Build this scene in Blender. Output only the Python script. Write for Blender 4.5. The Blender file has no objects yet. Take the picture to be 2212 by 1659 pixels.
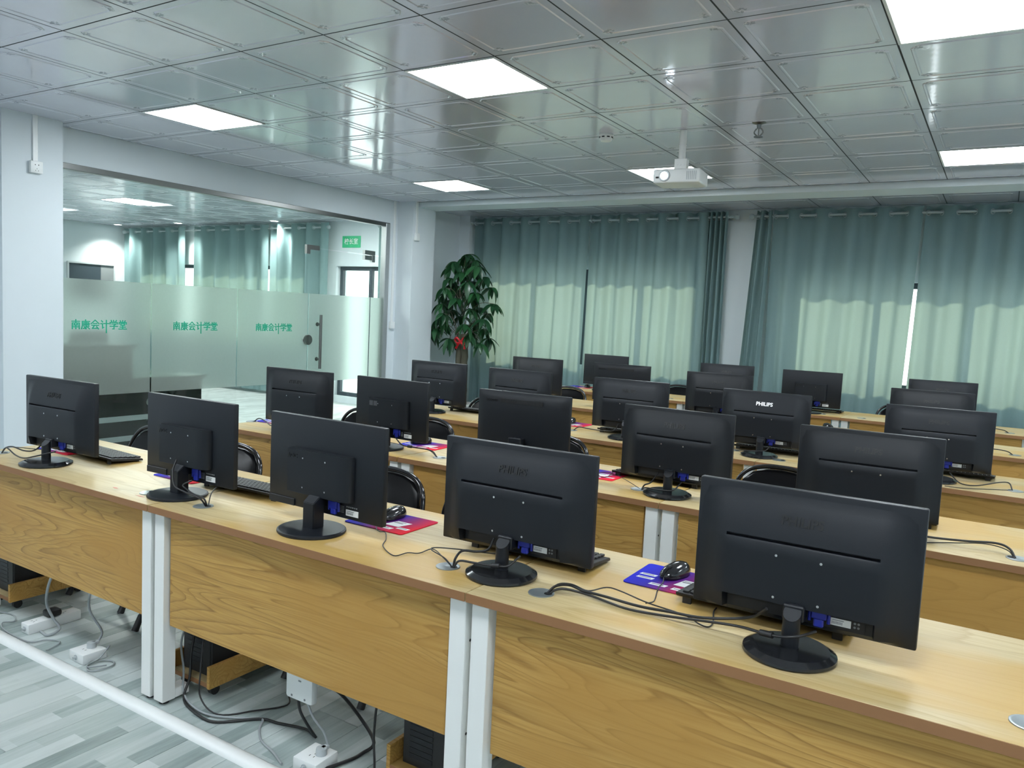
import bpy, bmesh, math, random
from mathutils import Vector, Matrix
random.seed(7)
SC = bpy.context.scene
COL = SC.collection
PI = math.pi

# ------------------------------------------------------------------ camera, world, sun, exposure
cam_d = bpy.data.cameras.new('camera'); cam = bpy.data.objects.new('camera', cam_d); COL.objects.link(cam)
_y, _p, _r = -0.554602, -0.087583, 0.048051
fw = Vector((math.sin(_y)*math.cos(_p), math.cos(_y)*math.cos(_p), math.sin(_p)))
rt = Vector((math.cos(_y), -math.sin(_y), 0)); up = rt.cross(fw)
rt2 = rt*math.cos(_r)+up*math.sin(_r); up2 = up*math.cos(_r)-rt*math.sin(_r)
m = Matrix((rt2, up2, -fw)).transposed().to_4x4(); m.translation = (0, 0, 1.5)
cam.matrix_world = m
cam_d.sensor_width = 36.0; cam_d.sensor_fit = 'HORIZONTAL'; cam_d.lens = 1706.46/2212*36.0
cam_d.clip_start = 0.05; cam_d.clip_end = 200
SC.camera = cam

LIGHT_POWER = 34.0
world = bpy.data.worlds.new('daylight'); SC.world = world; world.use_nodes = True
wb = world.node_tree.nodes['Background']
wb.inputs['Color'].default_value = (0.93, 0.97, 1.0, 1); wb.inputs['Strength'].default_value = 3.2
sun_d = bpy.data.lights.new('sun', 'SUN'); sun = bpy.data.objects.new('sun', sun_d); COL.objects.link(sun)
sun_d.energy = 7.5; sun_d.angle = math.radians(1.2); sun_d.color = (1.0, 0.91, 0.73)
sun.location = (-6, 14, 9); sun.rotation_euler = Vector((0.33, -0.83, -0.45)).to_track_quat('-Z', 'Y').to_euler()
vs = SC.view_settings
vs.view_transform = 'Standard'; vs.look = 'None'; vs.gamma = 1.0; vs.use_curve_mapping = False; vs.exposure = 0.0
SC.cycles.max_bounces = 10; SC.cycles.diffuse_bounces = 5; SC.cycles.glossy_bounces = 4
SC.cycles.transmission_bounces = 8; SC.cycles.transparent_max_bounces = 12
SC.cycles.sample_clamp_indirect = 6.0; SC.cycles.caustics_reflective = False; SC.cycles.caustics_refractive = False

# ------------------------------------------------------------------ helpers: materials
class NT:
    def __init__(s, name):
        s.m = bpy.data.materials.new(name); s.m.use_nodes = True
        s.t = s.m.node_tree; s.t.nodes.clear()
        s.out = s.t.nodes.new('ShaderNodeOutputMaterial')
    def n(s, typ, **kw):
        nd = s.t.nodes.new('ShaderNode'+typ)
        for k, v in kw.items():
            if k.startswith('_'): setattr(nd, k[1:], v)
        for k, v in kw.items():
            if k.startswith('_'): continue
            key = int(k[1:]) if k[0] == 'i' and k[1:].isdigit() else k.replace('__', ' ')
            sock = nd.inputs[key]
            if isinstance(v, bpy.types.NodeSocket): s.t.links.new(v, sock)
            else: sock.default_value = v
        return nd
    def math(s, op, a, b=0.0, c=None):
        nd = s.t.nodes.new('ShaderNodeMath'); nd.operation = op
        for i, v in enumerate((a, b) if c is None else (a, b, c)):
            if isinstance(v, bpy.types.NodeSocket): s.t.links.new(v, nd.inputs[i])
            else: nd.inputs[i].default_value = v
        return nd.outputs[0]
    def mix(s, f, a, b):
        nd = s.t.nodes.new('ShaderNodeMix'); nd.data_type = 'RGBA'
        for i, v in ((0, f), (6, a), (7, b)):
            if isinstance(v, bpy.types.NodeSocket): s.t.links.new(v, nd.inputs[i])
            else: nd.inputs[i].default_value = (v if i == 0 else tuple(v)+((1,) if len(v) == 3 else ()))
        return nd.outputs[2]
    def ramp(s, f, stops):
        nd = s.t.nodes.new('ShaderNodeValToRGB'); cr = nd.color_ramp
        while len(cr.elements) < len(stops): cr.elements.new(0.5)
        for e, (p, c) in zip(cr.elements, stops):
            e.position = p; e.color = tuple(c)+(1,) if len(c) == 3 else c
        s.t.links.new(f, nd.inputs[0]); return nd.outputs[0]
    def objc(s, scale=(1, 1, 1), rand=0.0):
        tc = s.n('TexCoord'); v = tc.outputs['Object']
        if rand:
            oi = s.n('ObjectInfo'); r = s.math('MULTIPLY', oi.outputs['Random'], rand)
            cb = s.n('CombineXYZ', X=r, Y=r, Z=r)
            v = s.n('VectorMath', i0=v, i1=cb.outputs[0]).outputs[0]
        return s.n('Mapping', Vector=v, Scale=scale).outputs[0]
    def bsdf(s, **kw):
        b = s.n('BsdfPrincipled', **kw); s.t.links.new(b.outputs[0], s.out.inputs[0]); return b
    def bump(s, h, strength=0.2, dist=0.002):
        return s.n('Bump', Height=h, Strength=strength, Distance=dist).outputs[0]

def srgb(r, g, b):
    f = lambda c: (c/255/12.92) if c/255 <= 0.04045 else ((c/255+0.055)/1.055)**2.4
    return (f(r), f(g), f(b))

def mat(name, col, rough=0.5, metal=0.0, spec=0.5, var=0.06, bump=0.0, bscale=300.0, coat=0.0):
    k = NT(name)
    v = k.objc()
    nz = k.n('TexNoise', Vector=v, Scale=3.0, Detail=3.0)
    c = k.mix(nz.outputs[0], tuple(x*(1-var) for x in col), tuple(min(1, x*(1+var)) for x in col))
    kw = dict(Base__Color=c, Roughness=rough, Metallic=metal)
    if bump:
        n2 = k.n('TexNoise', Vector=v, Scale=bscale, Detail=2.0)
        kw['Normal'] = k.bump(n2.outputs[0], bump, 0.001)
    b = k.bsdf(**kw)
    b.inputs['Specular IOR Level'].default_value = spec
    if coat: b.inputs['Coat Weight'].default_value = coat; b.inputs['Coat Roughness'].default_value = 0.08
    return k.m

def wood(name, light, mid, dark, stain, scale, freq, line, fine, rough=0.38):
    # flat-sawn veneer: contour lines of a stretched noise field, pores along the grain
    k = NT(name)
    v = k.objc(scale, rand=9.0)
    nz = k.n('TexNoise', Vector=v, Scale=1.0, Detail=1.5, Roughness=0.4, Distortion=0.5)
    wob = k.n('TexNoise', Vector=k.objc((9, 90, 90), rand=2.0), Scale=1.0, Detail=2.0)
    ph = k.math('ADD', k.math('MULTIPLY', nz.outputs[0], freq), k.math('MULTIPLY', wob.outputs[0], 0.22))
    w = k.math('FRACT', ph)
    ln = k.ramp(w, [(0.0, (1, 1, 1)), (0.10, (0.45, 0.45, 0.45)), (0.35, (0.12, 0.12, 0.12)), (0.93, (0, 0, 0)), (1.0, (0.9, 0.9, 0.9))])
    base = k.mix(k.math('MULTIPLY', ln, line), light, dark)
    g = k.n('TexNoise', Vector=k.objc((4, 170, 170), rand=5.0), Scale=1.0, Detail=3.0, Roughness=0.6)
    gf = k.ramp(g.outputs[0], [(0.42, (0, 0, 0)), (0.68, (1, 1, 1))])
    c = k.mix(k.math('MULTIPLY', gf, fine), base, mid)
    big = k.n('TexNoise', Vector=k.objc((1.3, 3.5, 3.5), rand=4.0), Scale=1.0, Detail=2.0)
    c = k.mix(k.math('MULTIPLY', k.ramp(big.outputs[0], [(0.47, (0, 0, 0)), (0.60, (1, 1, 1))]), 0.75), c, stain)
    b = k.bsdf(Base__Color=c, Roughness=rough)
    b.inputs['Specular IOR Level'].default_value = 0.33
    return k.m

M = {}
M['wall'] = mat('wall_paint', srgb(214, 222, 226), 0.75, var=0.03, bump=0.05, bscale=120)
M['white_metal'] = mat('white_powder_coat', srgb(238, 239, 236), 0.4, var=0.02)
M['plastic_white'] = mat('white_plastic', srgb(228, 231, 230), 0.35, var=0.02)
M['plastic_grey'] = mat('grey_plastic', srgb(176, 182, 184), 0.4, var=0.04)
M['mon'] = mat('black_monitor_plastic', (0.0075, 0.0095, 0.0135), 0.40, spec=0.38, var=0.1, bump=0.25, bscale=900)
M['mon_gloss'] = mat('glossy_black_plastic', (0.013, 0.014, 0.016), 0.14, spec=0.6, var=0.05)
M['cavity'] = mat('dark_recess_plastic', (0.008, 0.008, 0.009), 0.6, var=0.1)
M['black'] = mat('black_rubber', (0.012, 0.012, 0.013), 0.5, var=0.1)
M['vinyl'] = mat('black_vinyl', (0.0035, 0.0035, 0.0042), 0.28, spec=0.13, var=0.1, bump=0.2, bscale=400)
M['tube'] = mat('black_enamel_tube', (0.010, 0.010, 0.012), 0.12, spec=0.7, var=0.05)
M['cable'] = mat('black_cable', (0.014, 0.014, 0.015), 0.42, var=0.05)
M['cable_grey'] = mat('grey_cable', srgb(150, 156, 158), 0.5, var=0.05)
M['logo'] = mat('dark_embossed_letters', (0.004, 0.0045, 0.005), 0.32, var=0.05)
M['pink'] = mat('pink_smudge', srgb(205, 110, 95), 0.6, var=0.15)
M['grille'] = mat('grey_grille', (0.03, 0.032, 0.036), 0.45, var=0.1)
M['blue'] = mat('blue_connector', (0.010, 0.020, 0.26), 0.4, var=0.05)
M['steel'] = mat('brushed_steel', (0.50, 0.51, 0.51), 0.28, metal=1.0, var=0.06)
M['screw'] = mat('screw_steel', (0.75, 0.75, 0.75), 0.25, metal=1.0, var=0.03)
M['steel_dark'] = mat('dark_brushed_steel', (0.22, 0.225, 0.22), 0.35, metal=1.0, var=0.08)
M['silver'] = mat('silver_plastic', srgb(160, 168, 170), 0.36, metal=0.7, var=0.04)
M['logo_glint'] = mat('painted_logo_glint', (0.9, 0.9, 0.9), 0.2, metal=0.2, var=0.02)  # reflection on dark letters, put into the base colour
M['sticker_grey'] = mat('grey_sticker', srgb(78, 80, 84), 0.5, var=0.05)
M['sticker'] = mat('white_sticker', srgb(226, 228, 228), 0.5, var=0.02)
M['print_grey'] = mat('grey_print', srgb(120, 124, 126), 0.6, var=0.05)
M['print_black'] = mat('black_print', (0.02, 0.02, 0.02), 0.6, var=0.05)
M['edge'] = mat('brown_edge_band', srgb(144, 104, 70), 0.55, spec=0.3, var=0.05)
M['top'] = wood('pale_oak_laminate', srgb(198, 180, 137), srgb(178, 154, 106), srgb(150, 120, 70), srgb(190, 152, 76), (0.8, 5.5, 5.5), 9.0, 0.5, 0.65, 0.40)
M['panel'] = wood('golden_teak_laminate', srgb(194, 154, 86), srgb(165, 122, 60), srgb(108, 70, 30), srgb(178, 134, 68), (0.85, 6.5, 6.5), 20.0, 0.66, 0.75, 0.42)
M['screen'] = mat('dark_screen', (0.01, 0.01, 0.012), 0.1, var=0.02)
M['green'] = mat('green_vinyl_letters', (0.005, 0.40, 0.24), 0.45, var=0.03)
M['green_sign'] = mat('green_acrylic', (0.01, 0.42, 0.17), 0.25, var=0.03)
M['white_print'] = mat('white_letters', (0.85, 0.88, 0.86), 0.5, var=0.02)
M['rod'] = mat('pale_grey_rod', srgb(170, 182, 184), 0.3, metal=0.3, var=0.03)
M['frame_dark'] = mat('dark_window_frame', srgb(52, 62, 70), 0.4, var=0.05)
M['trunk'] = mat('grey_brown_bark', srgb(88, 84, 70), 0.8, var=0.3, bump=0.8, bscale=40)
M['red'] = mat('red_ribbon', (0.62, 0.02, 0.03), 0.3, var=0.1)
M['pot'] = mat('white_ceramic', srgb(215, 215, 210), 0.25, var=0.03)
M['soil'] = mat('dark_soil', (0.03, 0.022, 0.015), 0.9, var=0.4)
M['gap'] = mat('dark_ceiling_void', (0.02, 0.025, 0.027), 0.8, var=0.1)
M['counter'] = mat('black_counter', (0.012, 0.013, 0.014), 0.18, var=0.1)
M['cloth_dark'] = mat('charcoal_fabric', (0.02, 0.022, 0.024), 0.9, var=0.2)

def leaf_mat():
    k = NT('dark_green_leaf'); v = k.objc((1, 1, 1), rand=3.0)
    nz = k.n('TexNoise', Vector=v, Scale=6.0, Detail=2.0)
    oi = k.n('ObjectInfo')
    c = k.mix(oi.outputs['Random'], (0.008, 0.04, 0.018), (0.022, 0.10, 0.030))
    c = k.mix(k.math('MULTIPLY', nz.outputs[0], 0.4), c, (0.015, 0.075, 0.025))
    k.bsdf(Base__Color=c, Roughness=0.32); return k.m
M['leaf'] = leaf_mat()

def tile_mat():
    # pearl coated aluminium tile: fine diagonal shimmer and embossed flowers at the four inner corners
    k = NT('pearl_aluminium_tile')
    tc = k.n('TexCoord'); sp = k.n('SeparateXYZ', Vector=tc.outputs['Object'])
    ax = k.math('ABSOLUTE', sp.outputs[0]); ay = k.math('ABSOLUTE', sp.outputs[1])
    dx = k.math('SUBTRACT', ax, 0.222); dy = k.math('SUBTRACT', ay, 0.222)
    d2 = k.math('ADD', k.math('MULTIPLY', dx, dx), k.math('MULTIPLY', dy, dy))
    d = k.math('SQRT', d2)
    msk = k.math('SUBTRACT', 1.0, k.math('MULTIPLY', d, 20.0)); msk.node.use_clamp = True
    vo = k.n('TexVoronoi', Vector=tc.outputs['Object'], Scale=62.0)
    flower = k.math('MULTIPLY', msk, k.math('SUBTRACT', 1.0, vo.outputs['Distance']))
    wv = k.n('TexWave', Vector=tc.outputs['Object'], Scale=9.0, Distortion=0.6, _bands_direction='DIAGONAL')
    h = k.math('ADD', k.math('MULTIPLY', flower, 4.0), k.math('MULTIPLY', wv.outputs['Fac'], 0.12))
    ink = k.math('MULTIPLY', k.math('GREATER_THAN', flower, 0.33), 0.45)
    nz = k.n('TexNoise', Vector=tc.outputs['Object'], Scale=4.0, Detail=2.0)
    c = k.mix(nz.outputs[0], srgb(221, 221, 232), srgb(228, 228, 238))
    c = k.mix(ink, c, srgb(96, 108, 110))
    b = k.bsdf(Base__Color=c, Roughness=0.10, Metallic=0.25, Normal=k.bump(h, 0.25, 0.002))
    b.inputs['Specular IOR Level'].default_value = 0.6
    return k.m
M['tile'] = tile_mat()

def plank_mat():
    k = NT('grey_vinyl_plank')
    tc = k.n('TexCoord'); sp = k.n('SeparateXYZ', Vector=tc.outputs['Object']); oi = k.n('ObjectInfo')
    sx = k.math('FLOOR', k.math('DIVIDE', k.math('ADD', sp.outputs[0], 0.1), 0.0667))
    wn = k.n('TexWhiteNoise', _noise_dimensions='2D', Vector=k.n('CombineXYZ', X=sx, Y=oi.outputs['Random']).outputs[0])
    sy = k.math('FLOOR', k.math('DIVIDE', k.math('ADD', sp.outputs[1], wn.outputs['Value']), 0.34))
    w2 = k.n('TexWhiteNoise', _noise_dimensions='3D', Vector=k.n('CombineXYZ', X=sx, Y=sy, Z=oi.outputs['Random']).outputs[0])
    v = k.objc((26, 2.2, 10), rand=7.0)
    st = k.n('TexNoise', Vector=v, Scale=1.6, Detail=4.0, Roughness=0.6)
    f = k.math('ADD', k.math('MULTIPLY', w2.outputs['Value'], 0.62), k.math('MULTIPLY', st.outputs[0], 0.5))
    c = k.ramp(f, [(0.18, srgb(118, 133, 131)), (0.45, srgb(156, 169, 167)), (0.8, srgb(188, 197, 196))])
    b = k.bsdf(Base__Color=c, Roughness=0.42)
    return k.m
M['plank'] = plank_mat()

def floor_far_mat():
    k = NT('grey_vinyl_floor_far')
    tc = k.n('TexCoord')
    mp = k.n('Mapping', Vector=tc.outputs['Object'], Rotation=(0, 0, PI/2))
    br = k.n('TexBrick', Vector=mp.outputs[0], Color1=(0.30, 0.34, 0.33, 1), Color2=(0.58, 0.62, 0.61, 1), Mortar=(0.3, 0.32, 0.32, 1), Scale=1.0)
    br.inputs['Mortar Size'].default_value = 0.001; br.inputs['Brick Width'].default_value = 0.36; br.inputs['Row Height'].default_value = 0.067
    v = k.objc((20, 1.6, 1)); st = k.n('TexNoise', Vector=v, Scale=1.6, Detail=3.0)
    c = k.mix(k.math('MULTIPLY', st.outputs[0], 0.5), br.outputs[0], (0.62, 0.66, 0.65))
    k.bsdf(Base__Color=c, Roughness=0.32); return k.m
M['floor_far'] = floor_far_mat()

def curtain_mat(name, col, tr, f=0.42):
    k = NT(name); v = k.objc((220, 220, 220))
    wv = k.n('TexNoise', Vector=v, Scale=1.0, Detail=1.0)
    c = k.mix(wv.outputs[0], tuple(x*0.9 for x in col), tuple(x*1.08 for x in col))
    d = k.n('BsdfDiffuse', Color=c); t = k.n('BsdfTranslucent', Color=tr+(1,))
    mx = k.n('MixShader', Fac=f, i1=d.outputs[0], i2=t.outputs[0])
    k.t.links.new(mx.outputs[0], k.out.inputs[0]); return k.m
M['curtain'] = curtain_mat('teal_curtain_cloth', srgb(136, 163, 166), (0.22, 0.28, 0.23), 0.36)

def glass_mat():
    k = NT('clear_glass')
    geo = k.n('NewGeometry'); ior = k.math('MULTIPLY_ADD', geo.outputs['Backfacing'], 1/1.35-1.35, 1.35)   # a pane has no inner total reflection
    fr = k.n('Fresnel', IOR=ior)
    t = k.n('BsdfTransparent', Color=(0.93, 0.97, 0.95, 1)); g = k.n('BsdfGlossy', Color=(1, 1, 1, 1), Roughness=0.02)
    mx = k.n('MixShader', Fac=fr.outputs[0], i1=t.outputs[0], i2=g.outputs[0])
    k.t.links.new(mx.outputs[0], k.out.inputs[0]); return k.m
M['glass'] = glass_mat()

def frost_mat():
    k = NT('frosted_film')
    v = k.objc((60, 60, 60)); nz = k.n('TexNoise', Vector=v, Scale=1.0)
    c = k.mix(nz.outputs[0], (0.80, 0.86, 0.83), (0.84, 0.90, 0.87))
    r = k.n('BsdfRefraction', Color=c, Roughness=0.33, IOR=1.10)
    t = k.n('BsdfTranslucent', Color=c); d = k.n('BsdfDiffuse', Color=c)
    a = k.n('MixShader', Fac=0.35, i1=t.outputs[0], i2=d.outputs[0])
    mx = k.n('MixShader', Fac=0.30, i1=r.outputs[0], i2=a.outputs[0])
    k.t.links.new(mx.outputs[0], k.out.inputs[0]); return k.m
M['frost'] = frost_mat()

def emit(name, col, s):
    k = NT(name); e = k.n('Emission', Color=tuple(col)+(1,), Strength=s)
    k.t.links.new(e.outputs[0], k.out.inputs[0]); return k.m
M['lamp'] = emit('light_panel_diffuser', (0.88, 0.955, 1.0), LIGHT_POWER)
M['office_fill'] = emit('added_office_fill', (0.96, 1.0, 0.98), LIGHT_POWER*2.2)  # stronger emission for the extra panels added to brighten the office
M['downlight'] = emit('downlight_glow', (1, 0.98, 0.95), 30)
M['lens_on'] = emit('lit_projector_lens', (0.80, 0.92, 1.0), 14)

def pad_mat():
    k = NT('printed_mouse_pad'); tc = k.n('TexCoord'); sp = k.n('SeparateXYZ', Vector=tc.outputs['Object'])
    nz = k.n('TexNoise', Vector=tc.outputs['Object'], Scale=5.0)
    f = k.math('ADD', k.math('MULTIPLY_ADD', sp.outputs[0], 3.6, 0.42), k.math('MULTIPLY', k.math('SUBTRACT', nz.outputs[0], 0.5), 0.4))
    f = k.math('ADD', f, k.math('MULTIPLY', sp.outputs[1], -0.8))
    c = k.ramp(f, [(0.0, srgb(34, 42, 190)), (0.3, srgb(52, 40, 150)), (0.55, srgb(130, 36, 96)), (0.85, srgb(214, 24, 52)), (1.0, srgb(226, 20, 48))])
    b = k.bsdf(Base__Color=c, Roughness=0.75); b.inputs['Specular IOR Level'].default_value = 0.15; return k.m
M['pad'] = pad_mat()

# ------------------------------------------------------------------ helpers: geometry
def B(): return bmesh.new()

def box(bm, x0, x1, y0, y1, z0, z1, bev=0.0, seg=1):
    b2 = bmesh.new()
    mtx = Matrix.Translation(((x0+x1)/2, (y0+y1)/2, (z0+z1)/2)) @ Matrix.Diagonal((abs(x1-x0), abs(y1-y0), abs(z1-z0), 1))
    bmesh.ops.create_cube(b2, size=1.0, matrix=mtx)
    if bev: bmesh.ops.bevel(b2, geom=list(b2.edges), offset=bev, segments=seg, affect='EDGES', profile=0.5)
    merge(bm, b2); return bm

def merge(bm, b2, mtx=None):
    if mtx is not None: bmesh.ops.transform(b2, matrix=mtx, verts=b2.verts)
    me = bpy.data.meshes.new('tmp'); b2.to_mesh(me); b2.free(); bm.from_mesh(me); bpy.data.meshes.remove(me)

def cyl(bm, p0, p1, r0, r1=None, n=16, caps=True):
    r1 = r0 if r1 is None else r1
    p0, p1 = Vector(p0), Vector(p1); d = p1-p0
    b2 = bmesh.new(); bmesh.ops.create_cone(b2, cap_ends=caps, cap_tris=False, segments=n, radius1=r0, radius2=r1, depth=d.length)
    merge(bm, b2, Matrix.Translation((p0+p1)/2) @ d.to_track_quat('Z', 'Y').to_matrix().to_4x4()); return bm

def lathe(bm, prof, n=24, c=(0, 0, 0)):
    c = Vector(c); rings = []
    for r, z in prof:
        rings.append([bm.verts.new(c+Vector((r*math.cos(2*PI*i/n), r*math.sin(2*PI*i/n), z))) for i in range(n)])
    for a, b in zip(rings, rings[1:]):
        for i in range(n): bm.faces.new((a[i], a[(i+1) % n], b[(i+1) % n], b[i]))
    if prof[0][0] > 1e-5: bm.faces.new(list(reversed(rings[0])))
    if prof[-1][0] > 1e-5: bm.faces.new(rings[-1])
    return bm

def smooth_pts(pts, k=5):
    pts = [Vector(p) for p in pts]
    if len(pts) < 3: return pts
    P = [pts[0]*2-pts[1]]+pts+[pts[-1]*2-pts[-2]]; out = []
    for i in range(1, len(P)-2):
        for s in range(k):
            t = s/k; a, b, c, d = P[i-1], P[i], P[i+1], P[i+2]
            out.append(0.5*((2*b)+(c-a)*t+(2*a-5*b+4*c-d)*t*t+(3*b-a-3*c+d)*t**3))
    out.append(P[-2]); return out

def tube(bm, pts, r, n=8, k=5, closed=False):
    P = smooth_pts(pts, k) if k > 1 else [Vector(p) for p in pts]
    up0 = Vector((0, 0, 1)); rings = []; prev = None
    for i, p in enumerate(P):
        t = (P[min(i+1, len(P)-1)]-P[max(i-1, 0)])
        t = t.normalized() if t.length > 1e-9 else Vector((1, 0, 0))
        if prev is None:
            a = t.cross(up0) if abs(t.z) < 0.95 else t.cross(Vector((1, 0, 0)))
        else: a = prev-t*prev.dot(t)
        a.normalize(); prev = a; b = t.cross(a)
        rr = r[min(i*len(r)//len(P), len(r)-1)] if isinstance(r, (list, tuple)) else r
        rings.append([bm.verts.new(p+a*rr*math.cos(2*PI*j/n)+b*rr*math.sin(2*PI*j/n)) for j in range(n)])
    for u, w in zip(rings, rings[1:]):
        for j in range(n): bm.faces.new((u[j], u[(j+1) % n], w[(j+1) % n], w[j]))
    bm.faces.new(list(reversed(rings[0]))); bm.faces.new(rings[-1]); return bm

def torus(bm, c, axis, R, r, n=16, mm=6):
    q = Vector(axis).to_track_quat('Z', 'Y').to_matrix(); c = Vector(c); rings = []
    for i in range(n):
        a = 2*PI*i/n
        rings.append([bm.verts.new(c+q@Vector(((R+r*math.cos(2*PI*j/mm))*math.cos(a), (R+r*math.cos(2*PI*j/mm))*math.sin(a), r*math.sin(2*PI*j/mm)))) for j in range(mm)])
    for i in range(n):
        u, w = rings[i], rings[(i+1) % n]
        for j in range(mm): bm.faces.new((u[j], w[j], w[(j+1) % mm], u[(j+1) % mm]))
    return bm

def prism(bm, poly, axis, lo, hi, bev=0.0):
    """extrude a 2D outline along an axis; poly coords fill the two other axes in order"""
    b2 = bmesh.new()
    def p3(a, b, h): return {'x': (h, a, b), 'y': (a, h, b), 'z': (a, b, h)}[axis]
    A = [b2.verts.new(p3(a, b, lo)) for a, b in poly]; C = [b2.verts.new(p3(a, b, hi)) for a, b in poly]
    n = len(poly); b2.faces.new(A); b2.faces.new(C)
    for i in range(n): b2.faces.new((A[i], A[(i+1) % n], C[(i+1) % n], C[i]))
    bmesh.ops.recalc_face_normals(b2, faces=b2.faces)
    if bev:
        es = [e for e in b2.edges if len(e.link_faces) == 2 and e.calc_face_angle(0) > 0.5]
        bmesh.ops.bevel(b2, geom=es, offset=bev, segments=2, affect='EDGES')
    merge(bm, b2); return bm

def grid(bm, rows):
    V = [[bm.verts.new(p) for p in r] for r in rows]
    for a, b in zip(V, V[1:]):
        for i in range(len(a)-1): bm.faces.new((a[i], a[i+1], b[i+1], b[i]))
    return bm

def obj(name, bm, m, parent=None, smooth=35, loc=None, kind=None):
    bmesh.ops.recalc_face_normals(bm, faces=bm.faces)
    me = bpy.data.meshes.new(name); bm.to_mesh(me); bm.free()
    me.materials.append(M[m] if isinstance(m, str) else m)
    if smooth:
        for p in me.polygons: p.use_smooth = True
        me.set_sharp_from_angle(angle=math.radians(smooth))
    return link(name, me, parent, loc, kind)

def link(name, me, parent=None, loc=None, kind=None):
    o = bpy.data.objects.new(name, me); COL.objects.link(o)
    if parent: o.parent = parent
    if loc: o.location = loc
    if kind: o['kind'] = kind
    return o

def tag(o, label, cat, group=None):
    o['label'] = label; o['category'] = cat
    if group: o['group'] = group
    return o

def thing(name, label, cat, loc=(0, 0, 0), rz=0.0, group=None):
    o = bpy.data.objects.new(name, None); COL.objects.link(o)
    o.location = loc; o.rotation_euler = (0, 0, rz); o.empty_display_size = 0.05
    return tag(o, label, cat, group)

def dup(root, loc, rz=0.0, label=None, group=None):
    r = root.copy(); COL.objects.link(r); r.location = loc; r.rotation_euler = (0, 0, rz)
    if label: r['label'] = label
    if group: r['group'] = group
    for ch in list(root.children):
        c = ch.copy(); COL.objects.link(c); c.parent = r
        for g in ch.children:
            d = g.copy(); COL.objects.link(d); d.parent = c
    return r

def struct(name, bm, m, parent=None, smooth=None):
    o = obj(name, bm, m, parent, smooth)
    if not parent: o['kind'] = 'structure'
    return o

def sempty(name, loc=(0, 0, 0)):
    o = bpy.data.objects.new(name, None); COL.objects.link(o); o.location = loc; o['kind'] = 'structure'; o.empty_display_size = 0.1
    return o

def text_bm(body, size, ext, bold=0.0, width=1.0):
    c = bpy.data.curves.new('txt', 'FONT'); c.body = body; c.size = size; c.extrude = ext; c.offset = bold
    c.align_x = 'CENTER'; c.align_y = 'CENTER'; c.resolution_u = 3
    o = bpy.data.objects.new('txt', c); COL.objects.link(o)
    me = bpy.data.meshes.new_from_object(o.evaluated_get(bpy.context.evaluated_depsgraph_get()))
    b = bmesh.new(); b.from_mesh(me)
    bpy.data.objects.remove(o); bpy.data.curves.remove(c); bpy.data.meshes.remove(me)
    if width != 1.0: bmesh.ops.scale(b, vec=(width, 1, 1), verts=b.verts)
    return b
FACE_NEG_Y = Matrix(((1, 0, 0, 0), (0, 0, -1, 0), (0, 1, 0, 0), (0, 0, 0, 1)))      # text read from -y
FACE_POS_X = Matrix(((0, 0, 1, 0), (1, 0, 0, 0), (0, 1, 0, 0), (0, 0, 0, 1)))       # text read from +x
def put_text(bm, body, size, ext, face, at, bold=0.0, width=1.0):
    merge(bm, text_bm(body, size, ext, bold, width), Matrix.Translation(at) @ face); return bm

# ------------------------------------------------------------------ room shell
CZ = 2.806; LW = -6.45; BY = 9.05
GX, GY, TS = -4.733, 2.844, 0.6

# floor slab with vinyl planks as parts
bm = B(); box(bm, LW-0.06, 3.4, -5.2, BY+0.25, -0.12, -0.004); floor = struct('floor', bm, 'gap')
pb = B(); box(pb, -0.0992, 0.0992, -0.5992, 0.5992, -0.004, 0.0, 0.0008)
bmesh.ops.recalc_face_normals(pb, faces=pb.faces)
pme = bpy.data.meshes.new('plank'); pb.to_mesh(pme); pb.free(); pme.materials.append(M['plank'])
x = -6.35; c = 0
while x < 0.9:
    y0 = 0.05-(c % 3)*0.4
    for j in range(8):
        if y0+1.2*j+0.6 > 0.5 and y0+1.2*j < BY+0.2: link('plank', pme, floor, (x+0.0, y0+1.2*j+0.6, 0.0))
    x += 0.2; c += 1
bm = B(); box(bm, 0.86, 3.4, -5.2, BY+0.1, -0.004, -0.0005); box(bm, LW, 0.86, -5.2, -0.79, -0.004, -0.0005)
obj('vinyl_sheet', bm, 'floor_far', floor, None)

# ceiling: dark void slab with hanging aluminium tiles, light panels take single tile places
bm = B(); box(bm, LW-0.1, 3.4, -5.2, BY+0.25, CZ+0.0003, CZ+0.15); ceiling = struct('ceiling', bm, 'gap')
def tile_mesh(sx, sy):
    b = B(); rows = []
    for off, dz in ((0.0, 0.003), (0.0, 0.0004), (0.0012, 0.0), (0.040, 0.0), (0.045, -0.0036), (0.053, -0.0036), (0.058, -0.0004)):
        hx, hy = sx/2-off, sy/2-off
        cc = 0.0 if off < 0.04 else 0.035
        if cc == 0: pts = [(-hx, -hy), (-hx, -hy), (hx, -hy), (hx, -hy), (hx, hy), (hx, hy), (-hx, hy), (-hx, hy)]
        else: pts = [(-hx, -hy+cc), (-hx+cc, -hy), (hx-cc, -hy), (hx, -hy+cc), (hx, hy-cc), (hx-cc, hy), (-hx+cc, hy), (-hx, hy-cc)]
        rows.append([b.verts.new((px, py, dz)) for px, py in pts])
    for a, d in zip(rows, rows[1:]):
        for i in range(8):
            f = [a[i], a[(i+1) % 8], d[(i+1) % 8], d[i]]
            b.faces.new(f)
    b.faces.new(rows[-1])
    bmesh.ops.remove_doubles(b, verts=b.verts, dist=1e-5)
    bmesh.ops.recalc_face_normals(b, faces=b.faces)
    for f in b.faces:
        pass
    me = bpy.data.meshes.new('ceiling_tile'); b.to_mesh(me); b.free(); me.materials.append(M['tile'])
    return me
T_FULL = tile_mesh(0.592, 0.592)
T_CUT = tile_mesh(0.511, 0.592)
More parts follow.
